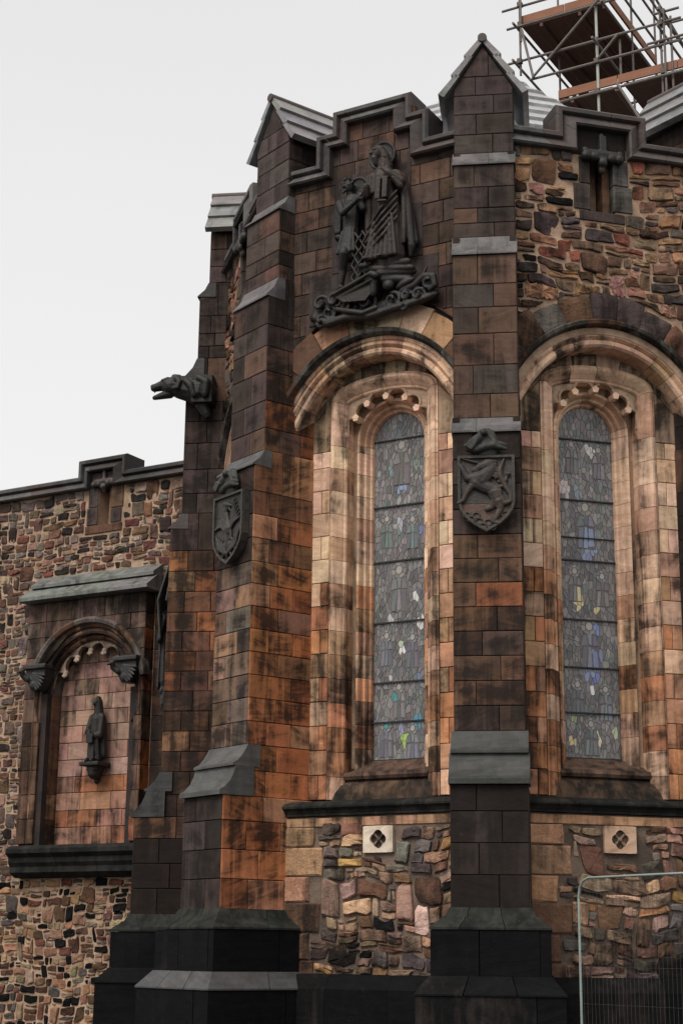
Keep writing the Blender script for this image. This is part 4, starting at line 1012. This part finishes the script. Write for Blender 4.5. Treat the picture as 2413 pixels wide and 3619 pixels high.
# robed statue on a bracket in the niche
FC = frame(-30, LW @ Vector((-2.56, .25, 0)))
stt = thing('niche_statue', 'dark robed stone figure standing on a small bracket inside the arched niche', 'statue', FC @ Vector((0, 0, 4.66)), -30)
c = Carve()
c.cap((0, 0, 5.35), (0, 0, 4.78), .15, .19, .85); c.cap((-.11, 0, 5.42), (.12, 0, 5.42), .09); c.cap((0, 0, 5.4), (0, 0, 5.1), .16, .15, .8)
c.ball((-.02, -.04, 5.68), .085, (.9, 1, 1.15)); c.cap((-.01, .0, 5.70), (.03, .02, 5.42), .10, .12); c.cap((-.02, -.02, 5.6), (0, 0, 5.45), .06, .08); c.cap((-.03, -.12, 5.68), (-.03, -.13, 5.65), .02, .025)
c.chain([(-.16, -.02, 5.42), (-.20, -.1, 5.18), (-.05, -.2, 5.16)], [.07, .065, .045]); c.chain([(.16, -.02, 5.42), (.19, -.1, 5.12), (.02, -.2, 5.1)], [.075, .075, .045])
c.box(-.1, .08, -.25, -.17, 4.98, 5.14)
for i in range(4): c.cap((-.08 + .05 * i, -.21, 5.14), (-.06 + .05 * i, -.24, 5.10), .014)
for i, x in enumerate((-.14, -.07, 0, .06, .12, .17)): c.cap((x * .8, -.14, 5.08), (x, -.17 if abs(x) < .1 else -.1, 4.72), .025, .035)
c.cap((.17, .02, 5.4), (.2, .04, 4.8), .06, .07); c.cap((-.16, .03, 5.3), (-.17, .04, 4.8), .05, .06)
c.cap((-.07, -.15, 4.72), (-.09, -.23, 4.69), .045); c.cap((.06, -.15, 4.72), (.06, -.22, 4.69), .045)
c.make('figure', M_carve, stt, FC @ Matrix.Diagonal((.70, .8, 1, 1)), (.022, .018, .016), .4, .010, 0)
c = Carve(); c.plate([(-.2, 4.67), (.2, 4.67), (.2, 4.6), (-.2, 4.6)], -.2, .16); c.cap((0, 0, 4.58), (0, .08, 4.38), .16, .05); c.ball((0, -.02, 4.5), .12); c.ball((0, .06, 4.36), .05)
c.make('bracket', M_carve, stt, FC, (.028, .022, .02), .4, .012, 1)

# ------------------------------------------------------------------ saints relief over the first window
rel = thing('figure_relief', 'black carved relief of two haloed robed figures on a boat above curling waves', 'carving', fA @ Vector((.1, -.02, 10.22)), -30)
for p in (rect(-1.02, 1.04, 10.20, 10.93), rect(-.66, .80, 10.935, 11.75), rect(-.62, .62, 11.755, 12.42)):
    block(fA, p, 'backing_slab', rel, M_ash, vary((.07, .055, .05)), .45, d=-.012, th=.05)
BR = (.021, .017, .015)
def halo(x, z, r, y):
    c = Carve(); c.plate([(x + r * math.cos(2 * math.pi * i / 28), z + r * math.sin(2 * math.pi * i / 28)) for i in range(28)], y - .03, y + .05)
    for i in range(28):
        a, b = 2 * math.pi * i / 28, 2 * math.pi * (i + 1) / 28
        c.cap((x + r * math.cos(a), y - .03, z + r * math.sin(a)), (x + r * math.cos(b), y - .03, z + r * math.sin(b)), .022)
    return c
def hand(c, p, up, side=1, s=1.0):
    p = Vector(p); up = Vector(up).normalized(); sd = up.cross(Vector((0, 1, 0))).normalized() * side
    c.cap(p, p + up * .05 * s, .032 * s, .030 * s, .7)
    for i, l in enumerate((.05, .065, .06, .045)):
        a = p + up * .055 * s + sd * ((i - 1.5) * .019 * s); c.cap(a, a + up * l * s + Vector((0, -.012, 0)), .010 * s, .009 * s)
    a = p + sd * .03 * s; c.cap(a, a + (up * .5 + sd * .6).normalized() * .045 * s, .011 * s, .010 * s)
c = Carve()                                                    # the tall standing figure
c.ball((.21, -.27, 12.50), .088, (.85, .95, 1.18)); c.cap((.165, -.335, 12.515), (.150, -.355, 12.485), .016, .022); c.cap((.15, -.33, 12.53), (.22, -.35, 12.54), .016)
c.cap((.175, -.33, 12.45), (.19, -.33, 12.445), .018); c.cap((.19, -.30, 12.43), (.20, -.28, 12.34), .055, .04)
c.cap((.23, -.23, 12.56), (.30, -.2, 12.44), .085, .08); c.cap((.26, -.2, 12.5), (.30, -.16, 12.30), .09, .11); c.cap((.23, -.22, 12.42), (.27, -.18, 12.2), .07, .10)
c.cap((.12, -.2, 12.16), (.48, -.18, 12.13), .095, .10); c.cap((.28, -.2, 12.15), (.33, -.18, 11.6), .18, .21, .75); c.cap((.33, -.18, 11.65), (.33, -.16, 10.92), .22, .27, .62)
for i in range(7):
    x = .08 + .075 * i; c.cap((.2 + .045 * i, -.31, 11.5 - .03 * (i % 3)), (x, -.32, 10.90), .022, .036)
for i in range(5): c.chain([(.54, -.28, 11.86 - .10 * i), (.34, -.36, 11.62 - .11 * i), (.08 - .01 * i, -.30, 11.36 - .10 * i)], [.016, .024, .018])
c.cap((.07, -.24, 11.8), (.05, -.2, 11.2), .06, .05)
c.chain([(.10, -.2, 12.14), (.06, -.3, 11.88), (.09, -.36, 11.98)], [.085, .07, .05])
for i in range(4): c.cap((.08 + .05 * i, -.30, 12.16), (.06 + .05 * i, -.30, 11.90), .02, .028)
c.chain([(.50, -.2, 12.10), (.60, -.28, 11.98), (.46, -.38, 12.10), (.40, -.40, 12.16)], [.09, .075, .055, .036]); hand(c, (.385, -.41, 12.17), (-.1, 0, 1), 1)
c.cap((.52, -.36, 12.02), (.60, -.30, 11.90), .04, .05)
for x in (.30, .41): c.box(x - .035, x + .045, -.43, -.36, 11.72, 12.04, 3); 
c.cap((.30, -.40, 11.7), (.42, -.40, 11.68), .022)
c.chain([(.56, -.16, 12.1), (.64, -.14, 11.6), (.69, -.12, 11.05), (.66, -.1, 10.92)], [.07, .07, .06, .03]); c.chain([(.60, -.2, 11.9), (.61, -.2, 11.3), (.60, -.2, 11.1)], [.04, .045, .03]); c.chain([(.66, -.12, 11.7), (.73, -.08, 11.12)], [.04, .05])
for x in (.15, .38): c.cap((x, -.30, 10.89), (x - .03, -.43, 10.86), .042, .035); [c.cap((x - .05 + .018 * i, -.44, 10.855), (x - .055 + .018 * i, -.47, 10.85), .010) for i in range(4)]
sf = c.make('standing_figure', M_carve, rel, fA, (.046, .029, .022), .5, .008, 0)
halo(.23, 12.52, .20, -.12).make('halo', M_carve, sf, fA, BR, .4, .012, 1)
c = Carve()                                                    # the shorter bare armed figure
c.ball((-.24, -.25, 12.10), .080, (.9, 1, 1.15)); c.cap((-.285, -.315, 12.11), (-.30, -.335, 12.085), .014, .02); c.cap((-.25, -.24, 12.03), (-.22, -.2, 11.93), .05)
random.seed(5)
for i in range(16): c.ball((-.24 + U(-.08, .08), -.25 + U(-.07, .06), 12.16 + U(-.05, .05)), U(.02, .034))
for i in range(4): c.ball((-.28 + U(-.03, .03), -.30, 12.03 + U(-.02, .02)), .022)
c.cap((-.40, -.18, 11.90), (-.08, -.2, 11.89), .075); c.cap((-.23, -.19, 11.88), (-.25, -.19, 11.45), .14, .115, .8)
c.chain([(-.41, -.22, 11.89), (-.28, -.37, 11.66), (-.06, -.39, 11.78)], [.068, .052, .034]); hand(c, (-.05, -.40, 11.79), (.5, 0, .85), 1, 1.1)
c.chain([(-.09, -.24, 11.88), (.03, -.34, 11.68), (.0, -.38, 11.80)], [.06, .05, .035]); hand(c, (.0, -.42, 11.80), (.45, 0, .9), -1, 1.1)
c.chain([(-.46, -.14, 11.93), (-.53, -.12, 11.68), (-.50, -.1, 11.44)], [.06, .065, .06]); c.cap((-.5, -.12, 11.44), (-.36, -.14, 11.38), .05)
for i in range(3): c.cap((-.40 - .04 * i, -.2, 11.86), (-.44 - .03 * i, -.17, 11.48), .022)
c.cap((-.25, -.19, 11.46), (-.27, -.19, 11.14), .125, .165, .8)
for i in range(5): c.cap((-.34 + .045 * i, -.27, 11.42), (-.40 + .065 * i, -.29, 11.10), .018, .028)
c.chain([(-.31, -.22, 11.2), (-.28, -.32, 11.07), (-.35, -.22, 10.86), (-.40, -.2, 10.62)], [.08, .072, .058, .042]); c.cap((-.41, -.2, 10.60), (-.31, -.32, 10.565), .042, .032)
c.chain([(-.19, -.18, 11.18), (-.13, -.16, 10.92), (-.12, -.14, 10.64)], [.08, .065, .045])
k2 = c.make('smaller_figure', M_carve, rel, fA, (.027, .022, .020), .5, .008, 0)
halo(-.15, 12.11, .15, -.12).make('halo', M_carve, k2, fA, BR, .4, .012, 1)
c = Carve()
for k in range(4):
    x = -.16 + .06 * k
    for i in range(8):
        z = 11.36 - .095 * i; s = 1 if (i + k) % 2 else -1; c.cap((x - .03 * s, -.26 - .02 * (k % 2), z), (x + .03 * s, -.26 - .02 * (k % 2), z - .095), .016)
c.make('fishing_net', M_carve, rel, fA, BR, .3, .009, 0)
c = Carve()
c.cap((-.44, -.30, 10.49), (.17, -.36, 10.66), .035, .03); c.plate([(-.46, 10.47), (.16, 10.66), (.24, 10.66), (.2, 10.45), (.05, 10.3), (-.3, 10.34)], -.30, -.05); c.cap((-.40, -.27, 10.43), (.17, -.32, 10.58), .03)
c.cap((.17, -.34, 10.66), (.24, -.34, 10.62), .05); c.cap((.2, -.3, 10.64), (.16, -.26, 10.4), .05)
c.make('boat', M_carve, rel, fA, (.026, .021, .017), .4, .010, 1)
c = Carve()
c.cap((.0, -.22, 10.82), (.66, -.20, 10.79), .055, .06); c.cap((.08, -.28, 10.76), (.72, -.18, 10.70), .06, .045); c.cap((.25, -.24, 10.68), (.72, -.14, 10.66), .07, .05); c.cap((.3, -.2, 10.6), (.66, -.14, 10.56), .08, .05)
c.cap((-.02, -.3, 10.83), (.10, -.34, 10.80), .04); c.ball((.6, -.14, 10.5), .12, (1.4, .6, .5), ('Y', -20)); c.ball((.36, -.2, 10.5), .1, (.9, .7, .8))
c.make('rock', M_carve, rel, fA, BR, .35, .012, 1)
c = Carve()
def curl(x, z, r, sg, a0, turns=1.25, t=.034):
    pts = []
    for i in range(15):
        k = i / 14; a = R_(a0) + sg * 2 * math.pi * turns * k; rr = r * (1 - .72 * k); pts.append((x + rr * math.cos(a), -.16 - .08 * k, z + rr * math.sin(a)))
    c.chain(pts, [t * (1 - .3 * i / 14) for i in range(15)]); c.ball((x, -.16, z), r * .45)
for a in ((-.72, 10.44, .14, 1, -60), (-.50, 10.46, .13, 1, -30), (-.58, 10.27, .12, -1, 120), (-.70, 10.19, .10, 1, 200), (-.28, 10.30, .13, -1, 60), (.02, 10.32, .15, 1, -80), (.42, 10.27, .13, -1, 100), (.64, 10.30, .09, 1, 0), (.82, 10.28, .11, 1, -60), (.98, 10.42, .13, -1, 160), (.62, 10.14, .08, 1, 0)): curl(*a)
c.chain([(-.86, -.12, 10.28), (-.6, -.18, 10.12), (-.3, -.18, 10.16), (.1, -.2, 10.10), (.4, -.2, 10.14), (.75, -.18, 10.18), (1.06, -.14, 10.26)], [.05, .07, .06, .075, .06, .06, .05])
c.chain([(.55, -.14, 10.40), (.75, -.18, 10.42), (.92, -.2, 10.52), (1.05, -.2, 10.50), (1.08, -.2, 10.36), (1.0, -.2, 10.31)], [.05, .055, .06, .055, .045, .03]); c.cap((.78, -.1, 10.46), (.92, -.12, 10.70), .05, .015)
c.chain([(-.85, -.1, 10.3), (-.4, -.1, 10.3), (0, -.1, 10.25), (.5, -.1, 10.24), (.9, -.1, 10.32)], .10, .6)
c.chain([(-.45, -.2, 10.3), (-.2, -.26, 10.2), (0, -.26, 10.14), (.2, -.26, 10.18)], .04)
c.make('waves', M_carve, rel, fA, (.026, .021, .018), .45, .010, 1)

# ------------------------------------------------------------------ heraldic shields hung on the buttress fronts
SHO = [(-.36, 7.735), (.36, 7.735), (.36, 7.12), (.33, 7.02), (.26, 6.92), (.16, 6.83), (0, 6.735), (-.16, 6.83), (-.26, 6.92), (-.33, 7.02), (-.36, 7.12)]
def shield(az, kind, label):
    fb = frame(az, O); Y = -4.99
    t = thing('heraldic_shield', label, 'shield', fb @ Vector((0, Y, 6.735)), az, 'carved shields on the buttresses')
    for za, zb in ((7.435, 7.80), (7.11, 7.43), (6.6, 7.105)):
        q = clip(clip(SHO, (0, 1, zb)), (0, -1, -za)); m = MB(); m.prism(q, Y - .10, Y - .01, 'y'); fixn(m.make('shield_plate', M_carve, t, fb, col=rgba((.055, .048, .044) if za > 7 or kind != 'beast' else (.11, .065, .048), .35)))
    rim = SHO[::-1] + [SHO[-1]]; m = MB()
    ins = inset(SHO[::-1], .035) if area(SHO[::-1]) > 0 else [p for p in inset(SHO, -.035)]
    out_ = SHO[::-1]; n = len(out_)
    for i in range(n):
        j = (i + 1) % n; m.prism([out_[i], out_[j], ins[j], ins[i]], Y - .135, Y - .098, 'y')
    fixn(m.make('rim', M_carve, t, fb, col=rgba((.055, .05, .038), .35)))
    def q(x, y, d=-.12): return ((x - 795) / 1245, Y + d, 7.735 - (y - 600) / 1190)
    c = Carve()
    if kind == 'beast':
        P_ = lambda *a: [q(*p) for p in a]
        c.chain(P_((430, 650), (680, 720)), [.010, .022]); c.chain(P_((830, 740), (720, 780), (610, 830)), [.075, .06, .038], .6); c.cap(*P_((640, 840), (690, 900)), .025)
        c.chain(P_((870, 790), (800, 900), (700, 1000)), [.075, .09, .11], .55); c.chain(P_((700, 960), (500, 950), (450, 850), (400, 760)), [.09, .05, .04, .03], .7)
        c.chain(P_((640, 1010), (760, 1090), (900, 1140)), [.10, .085, .085], .55); c.chain(P_((560, 1080), (480, 1190), (430, 1300), (360, 1340)), [.05, .035, .03, .03], .8)
        for i in range(6): c.chain(P_((880 - 4 * i, 690 + 45 * i), (950, 700 + 50 * i), (940, 730 + 50 * i)), [.022, .018, .012])
        c.chain(P_((930, 1180), (950, 1290), (880, 1400), (800, 1440)), [.10, .08, .045, .035], .6); c.chain(P_((980, 1320), (1010, 1440), (950, 1560), (900, 1640), (970, 1660)), [.07, .045, .035, .03, .03], .8)
        c.chain(P_((1020, 1240), (1080, 1360), (1170, 1330), (1170, 1220), (1090, 1090), (1020, 940), (1010, 830), (1080, 660)), [.03, .032, .032, .03, .035, .04, .035, .012])
        for a in ((1100, 1000, 1130, 880), (1100, 1060, 970, 1010), (1060, 1090, 960, 1090), (1120, 900, 1180, 900)): c.cap(q(a[0], a[1]), q(a[2], a[3]), .025, .010)
        for x, y in ((480, 1520), (630, 1530), (550, 1590), (1090, 1520), (1010, 1580), (680, 1620), (820, 1640), (740, 1700), (880, 1720)):
            for i in range(10): c.cap(q(x + 55 * math.cos(.63 * i), y + 42 * math.sin(.63 * i), -.105), q(x + 55 * math.cos(.63 * (i + 1)), y + 42 * math.sin(.63 * (i + 1)), -.105), .014)
    else:
        Z = lambda x, y, d=-.12: (x, Y + d, y)
        c.chain([Z(0.0, 7.22), Z(-.03, 7.36), Z(-.06, 7.48), Z(-.02, 7.57)], [.10, .065, .05, .055], .6); c.cap(Z(-.01, 7.58), Z(.09, 7.55), .045, .014); c.cap(Z(.02, 7.54), Z(.07, 7.47), .022, .012); c.ball(Z(-.06, 7.59), .045)
        for s in (-1, 1):
            for i in range(6): c.cap(Z(s * (.05 + .02 * i), 7.2 + .02 * i), Z(s * (.14 + .036 * i), 7.64 - .055 * i if s > 0 else 7.42 - .03 * i), .022, .014)
        for i in range(7): c.cap(Z(-.07 + .023 * i, 7.3), Z(-.10 + .033 * i, 7.08), .018)
        c.cap(Z(0, 7.18), Z(0, 6.98), .05, .03)
        for s in (-1, 1):
            for i in range(4):
                x = s * (.06 + .065 * i); c.chain([Z(s * .02, 6.88), Z(x * .8, 6.95 + .01 * i), Z(x, 7.04 + .03 * i), Z(x + s * .03, 7.0 + .06 * i)], [.03, .026, .02, .010])
        for x, z in ((-.14, 6.93), (.14, 6.93), (-.05, 6.84), (.06, 6.84), (0, 6.9)):
            for i in range(6): c.cap(Z(x + .05 * math.cos(math.pi * i / 6), z + .05 * math.sin(math.pi * i / 6)), Z(x + .05 * math.cos(math.pi * (i + 1) / 6), z + .05 * math.sin(math.pi * (i + 1) / 6)), .016)
    c.make('emblem', M_carve, t, fb, (.046, .039, .034) if kind != 'beast' else (.06, .043, .035), .4, .008, 0)
    c = Carve()                                               # helm, knob and mantling over the shield
    def h(x, y, d=-.14): return ((x - 795) / 1245, Y + d, 7.735 - (y - 600) / 1190)
    c.ball(h(765, 255, -.17), .05); c.chain([h(700, 320), h(640, 370), h(560, 430)], [.06, .07, .055]); c.box(-.235, -.13, Y - .22, Y - .08, 7.80, 7.93, 35)
    c.chain([h(520, 500), h(640, 520), h(790, 470), h(920, 450), h(1000, 480), h(1110, 510)], [.045, .05, .055, .05, .04, .02]); c.chain([h(830, 270), h(900, 340), h(950, 420)], [.022, .03, .045]); c.cap(h(800, 330, -.08), h(800, 460, -.08), .15, .17, .5)
    c.cap(h(1000, 420), h(1090, 450), .035, .03); c.cap(h(480, 450), h(510, 500), .035)
    c.make('crest', M_carve, t, fb, (.042, .042, .034), .4, .010, 1)
    return t
shield(-7.5, 'beast', 'carved shield with a rearing horned beast on the central buttress between the two windows')
shield(-52.5, 'bird', 'carved shield with a rising bird and flames on the buttress left of the first window')

# winged figure on the front of the far left buttress, seen from its side
fb0 = frame(-97.5, O + out(-97.5) * .2) @ Matrix.Translation((0, -2.35, 0)) @ Matrix.Diagonal((.9, .53, 1, 1))
wf = thing('winged_figure', 'dark carved figure with long folded wings seen side on at the far left buttress', 'statue', fb0 @ Vector((0, -5.0, 4.95)), -97.5)
c = Carve(); Y = -5.0
for s in (-1, 1):
    for i in range(6): c.chain([(s * (.05 + .05 * i), Y - .06, 7.75 - .05 * i), (s * (.12 + .05 * i), Y - .20 - .02 * i, 7.2 - .05 * i), (s * (.10 + .045 * i), Y - .32 + .02 * i, 6.75 - .08 * i)], [.035, .05, .04])
c.make('wings', M_carve, wf, fb0, (.05, .052, .048), .35, .016, 1)
c = Carve()
c.cap((0, Y - .18, 6.7), (0, Y - .16, 5.7), .16, .20, .8); c.ball((0, Y - .26, 6.92), .10, (.9, 1, 1.2)); c.cap((0, Y - .35, 6.92), (0, Y - .36, 6.88), .022); c.cap((-.2, Y - .15, 6.68), (.2, Y - .15, 6.68), .09)
c.chain([(.22, Y - .16, 6.66), (.22, Y - .3, 6.35), (.05, Y - .38, 6.45)], [.08, .065, .045]); c.chain([(-.22, Y - .16, 6.66), (-.22, Y - .3, 6.35), (-.05, Y - .38, 6.45)], [.08, .065, .045])
c.cap((0, Y - .38, 6.75), (0, Y - .34, 5.75), .03, .025)
for i in range(6): c.cap((-.15 + .06 * i, Y - .28, 6.3), (-.18 + .07 * i, Y - .30, 5.6), .028, .035)
c.chain([(0, Y - .12, 5.62), (.05, Y - .14, 5.4), (-.04, Y - .10, 5.2), (.03, Y - .06, 5.0)], [.16, .13, .1, .05]); c.ball((.12, Y - .2, 5.55), .07)
c.make('robed_body', M_carve, wf, fb0, (.036, .034, .033), .4, .014, 1)

# gargoyle waterspout
FG = frame(172.5, O + rgt(-97.5) * .60)
gar = thing('gargoyle', 'snarling animal head gargoyle jutting out over the sky from the apse corner', 'gargoyle', FG @ Vector((4.5, 0, 10.3)), 172.5)
c = Carve()
c.box(4.52, 4.85, -.17, .17, 10.08, 10.54); c.chain([(4.72, 0, 10.3), (4.9, 0, 10.34), (5.1, 0, 10.38)], [.25, .2, .165]); c.chain([(4.7, 0, 10.1), (4.62, 0, 9.92)], [.12, .08])
c.box(4.52, 5.1, -.10, .10, 10.42, 10.56)
c.ball((5.2, 0, 10.42), .165, (1.15, .95, .95)); c.cap((5.25, 0, 10.47), (5.50, 0, 10.40), .115, .065); c.cap((5.24, 0, 10.30), (5.49, 0, 10.235), .085, .04); c.cap((5.46, -.02, 10.45), (5.535, 0, 10.43), .045, .035)
for s in (-1, 1):
    c.chain([(5.12, s * .12, 10.52), (5.05, s * .17, 10.44), (5.08, s * .185, 10.33), (5.16, s * .17, 10.33)], [.05, .045, .04, .03]); c.cap((5.26, s * .09, 10.52), (5.36, s * .075, 10.50), .035, .025); c.ball((5.30, s * .11, 10.455), .028); c.cap((5.5, s * .03, 10.36), (5.5, s * .03, 10.33), .015, .008)
    c.chain([(4.95, s * .17, 10.45), (4.86, s * .2, 10.36), (4.8, s * .2, 10.2)], [.05, .06, .05]); c.chain([(4.72, s * .19, 10.48), (4.6, s * .21, 10.40), (4.62, s * .2, 10.2)], [.06, .07, .06])
c.cap((5.18, 0, 10.58), (5.10, 0, 10.57), .05)
c.make('body', M_carve, gar, FG, (.017, .017, .015), .35, .010, 0)
tag(gar, gar['label'], 'gargoyle')

# ------------------------------------------------------------------ scaffolding beyond the roof
SP = Vector((4.9, 28.0, 0)); SF = frame(-30, SP)
sca = thing('scaffolding', 'tube scaffolding with orange timber board platforms rising behind the apse roof', 'scaffold', SP, -30)
def tube(p, q, mat=None, r=.026): m = MB(); m.tube(p, q, r, 8); return m.make('scaffold_tube', mat or M_tube, sca, SF, angle=40)
def board(name, mat, x0, x1, y0, y1, z0, z1): m = MB(); m.box(x0, x1, y0, y1, z0, z1); return m.make(name, mat, sca, SF)
def clampat(p): m = MB(); m.box(p[0] - .045, p[0] + .045, p[1] - .045, p[1] + .045, p[2] - .05, p[2] + .05); m.make('clamp', M_clamp, sca, SF)
# standards
for x, y, z0, z1, mt in ((-.12, -.05, 15.5, 20.6, M_tubeg), (-1.70, -.05, 18.2, 21, None), (-1.66, -.1, 18.9, 21, None), (1.14, -.05, 15.6, 18.9, None), (1.22, -.09, 16.6, 18.7, None), (1.34, -.05, 17, 18.6, None),
                         (-1.45, 1.35, 15.5, 20.9, None), (.10, 1.35, 15.5, 20.5, None), (-1.7, 2.7, 15.5, 20.8, None), (.12, 2.72, 15.5, 21.5, None), (1.1, 2.72, 15.5, 22.2, None), (1.9, -.05, 15, 18.4, None), (1.65, 1.35, 15, 19, None), (.32, .0, 17.5, 18.42, None)):
    tube((x, y, z0), (x, y, z1), mt, .029 if mt else .024)
# ledgers and guard rails
for a, b in (((-1.95, -.09, 18.49), (1.55, -.09, 18.49)), ((-1.5, -.09, 18.03), (1.5, -.09, 18.03)), ((-.95, -.12, 17.37), (2.4, -.12, 17.37)), ((-1.95, -.12, 19.24), (.35, -.12, 19.24)), ((-2.1, 0, 19.75), (.5, 0, 19.75)),
             ((1.5, -.02, 18.75), (1.0, -.02, 18.75)), ((1.6, -.12, 18.1), (.9, -.12, 18.1)), ((-1.7, 2.7, 18.6), (2.2, 2.7, 18.6)), ((-1.7, 2.75, 19.8), (1.5, 2.75, 19.8)), ((.3, 2.7, 20.2), (2.0, 2.7, 20.2))): tube(a, b)
for x, z in ((.14, 19.85), (.16, 20.4), (.10, 19.15), (-1.72, 19.2), (-1.74, 18.4), (1.18, 18.3), (1.2, 18.65), (-.1, 18.42)): tube((x, -.35, z), (x, 3.1, z))
tube((-.01, -.14, 19.34), (-1.42, -.14, 18.03)); tube((.3, -.2, 17.42), (.98, -.2, 16.05)); tube((-.08, -.1, 18.1), (.33, -.1, 18.5)); tube((-1.6, -.2, 19.1), (-1.38, -.2, 18.0)); tube((.12, .2, 21.2), (.9, 2.7, 19.2)); tube((.2, 0, 20.6), (1.2, 2.8, 18.6))
m = MB(); m.tube((-.1, -.09, 16.2), (-.1, -.09, 17.52), .031, 8)
for p in ((-.12, -.09, 18.49), (-.12, -.09, 18.05), (-.12, -.1, 17.4), (-1.7, -.09, 18.49), (1.16, -.09, 18.49), (1.16, -.05, 18.1), (1.16, -.05, 17.5), (-.08, -.1, 19.3), (-1.68, -.08, 19.3), (1.2, -.06, 18.72), (-1.69, -.06, 19.75), (1.1, 2.72, 20.2), (1.1, 2.72, 19.8)): clampat(p)
# decks: boards laid side by side on the underside, toe boards on edge
random.seed(8)
for i in range(8):
    board('deck_board', M_deck, -1.68 + .212 * i, -1.68 + .212 * i + .200, -.0, 2.72 + U(-.08, .1), 19.27 + U(0, .01), 19.31)
for i in range(15):
    if i in (5,): continue
    board('deck_board', M_deck, -.9 + .212 * i, -.9 + .212 * i + .200, 0, 2.7 + U(-.1, .1), 17.44 + U(0, .012), 17.485)
for i in range(4):
    board('deck_board', M_deck, -1.5 + .212 * i, -1.5 + .212 * i + .200, 1.4 + U(-.1, .1), 2.8, 18.32, 18.36)
for x in (-1.3, -.5, .0): board('transom', M_deck, x, x + .06, .0, 2.7, 19.19, 19.265)
for x in (-.7, .2, 1.1, 2.0): board('transom', M_deck, x, x + .06, .0, 2.7, 17.37, 17.435)
for x0, x1, z in ((-1.72, -.78, 19.33), (-.76, .08, 19.33), (-.93, .25, 17.50), (.27, 1.42, 17.50), (1.44, 2.4, 17.50)): board('toe_board', M_board, x0, x1, -.045, -.005, z, z + .17)
for z in (19.33,): board('toe_board', M_board, .10, .14, .0, 2.7, z, z + .17)
board('toe_board', M_board, -.95, -.91, .0, 2.7, 17.5, 17.66); board('toe_board', M_board, 1.05, 1.42, .3, .34, 17.7, 17.86)
board('upright_board', M_board, -.62, -.56, 1.2, 1.24, 17.5, 18.3)

# ------------------------------------------------------------------ mesh fence panel at the lower right
FP = Vector((2.42, 16.95, 0)); FF = frame(-58, FP)
fen = thing('fence_panel', 'temporary metal mesh fence panel with rounded tube corner at the lower right', 'fence', FP, -58)
M_wire = plain('fence_wire', (.075, .07, .065), .7, .1, spec=.15)
m = MB(); r = .0125; pts = [(0, 0, .05), (0, 0, 2.16), (.02, 0, 2.26), (.07, 0, 2.33), (.16, 0, 2.36), (3.4, 0, 2.36), (3.45, 0, 2.33), (3.5, 0, 2.2), (3.5, 0, .05)]
for a, b in zip(pts, pts[1:]): m.tube(a, b, r, 10)
m.make('tube_frame', M_fence, fen, FF, angle=50)
m = MB(); random.seed(4)
for i in range(1, 62):
    x = .057 * i; b_ = U(-.004, .004); m.tube((x, -.004, .12), (x + b_, -.006 + b_, 1.2), .0013, 4); m.tube((x + b_, -.006 + b_, 1.2), (x, -.004, 2.345), .0013, 4)
for z in (.12, .45, .8, 1.15, 1.5, 1.85): m.tube((0, .001, z), (3.5, .001, z), .0014, 4)
m.make('wire_mesh', M_wire, fen, FF, kind='stuff')
for i in range(9): m = MB(); z = .7 + .19 * i; m.tube((-.016, 0, z), (.016, 0, z), .004, 6); m.make('weld', M_clamp, fen, FF)
m = MB(); m.box(-.35, .35, -.11, .11, 0, .13); m.make('foot_block', M_dark, fen, FF)
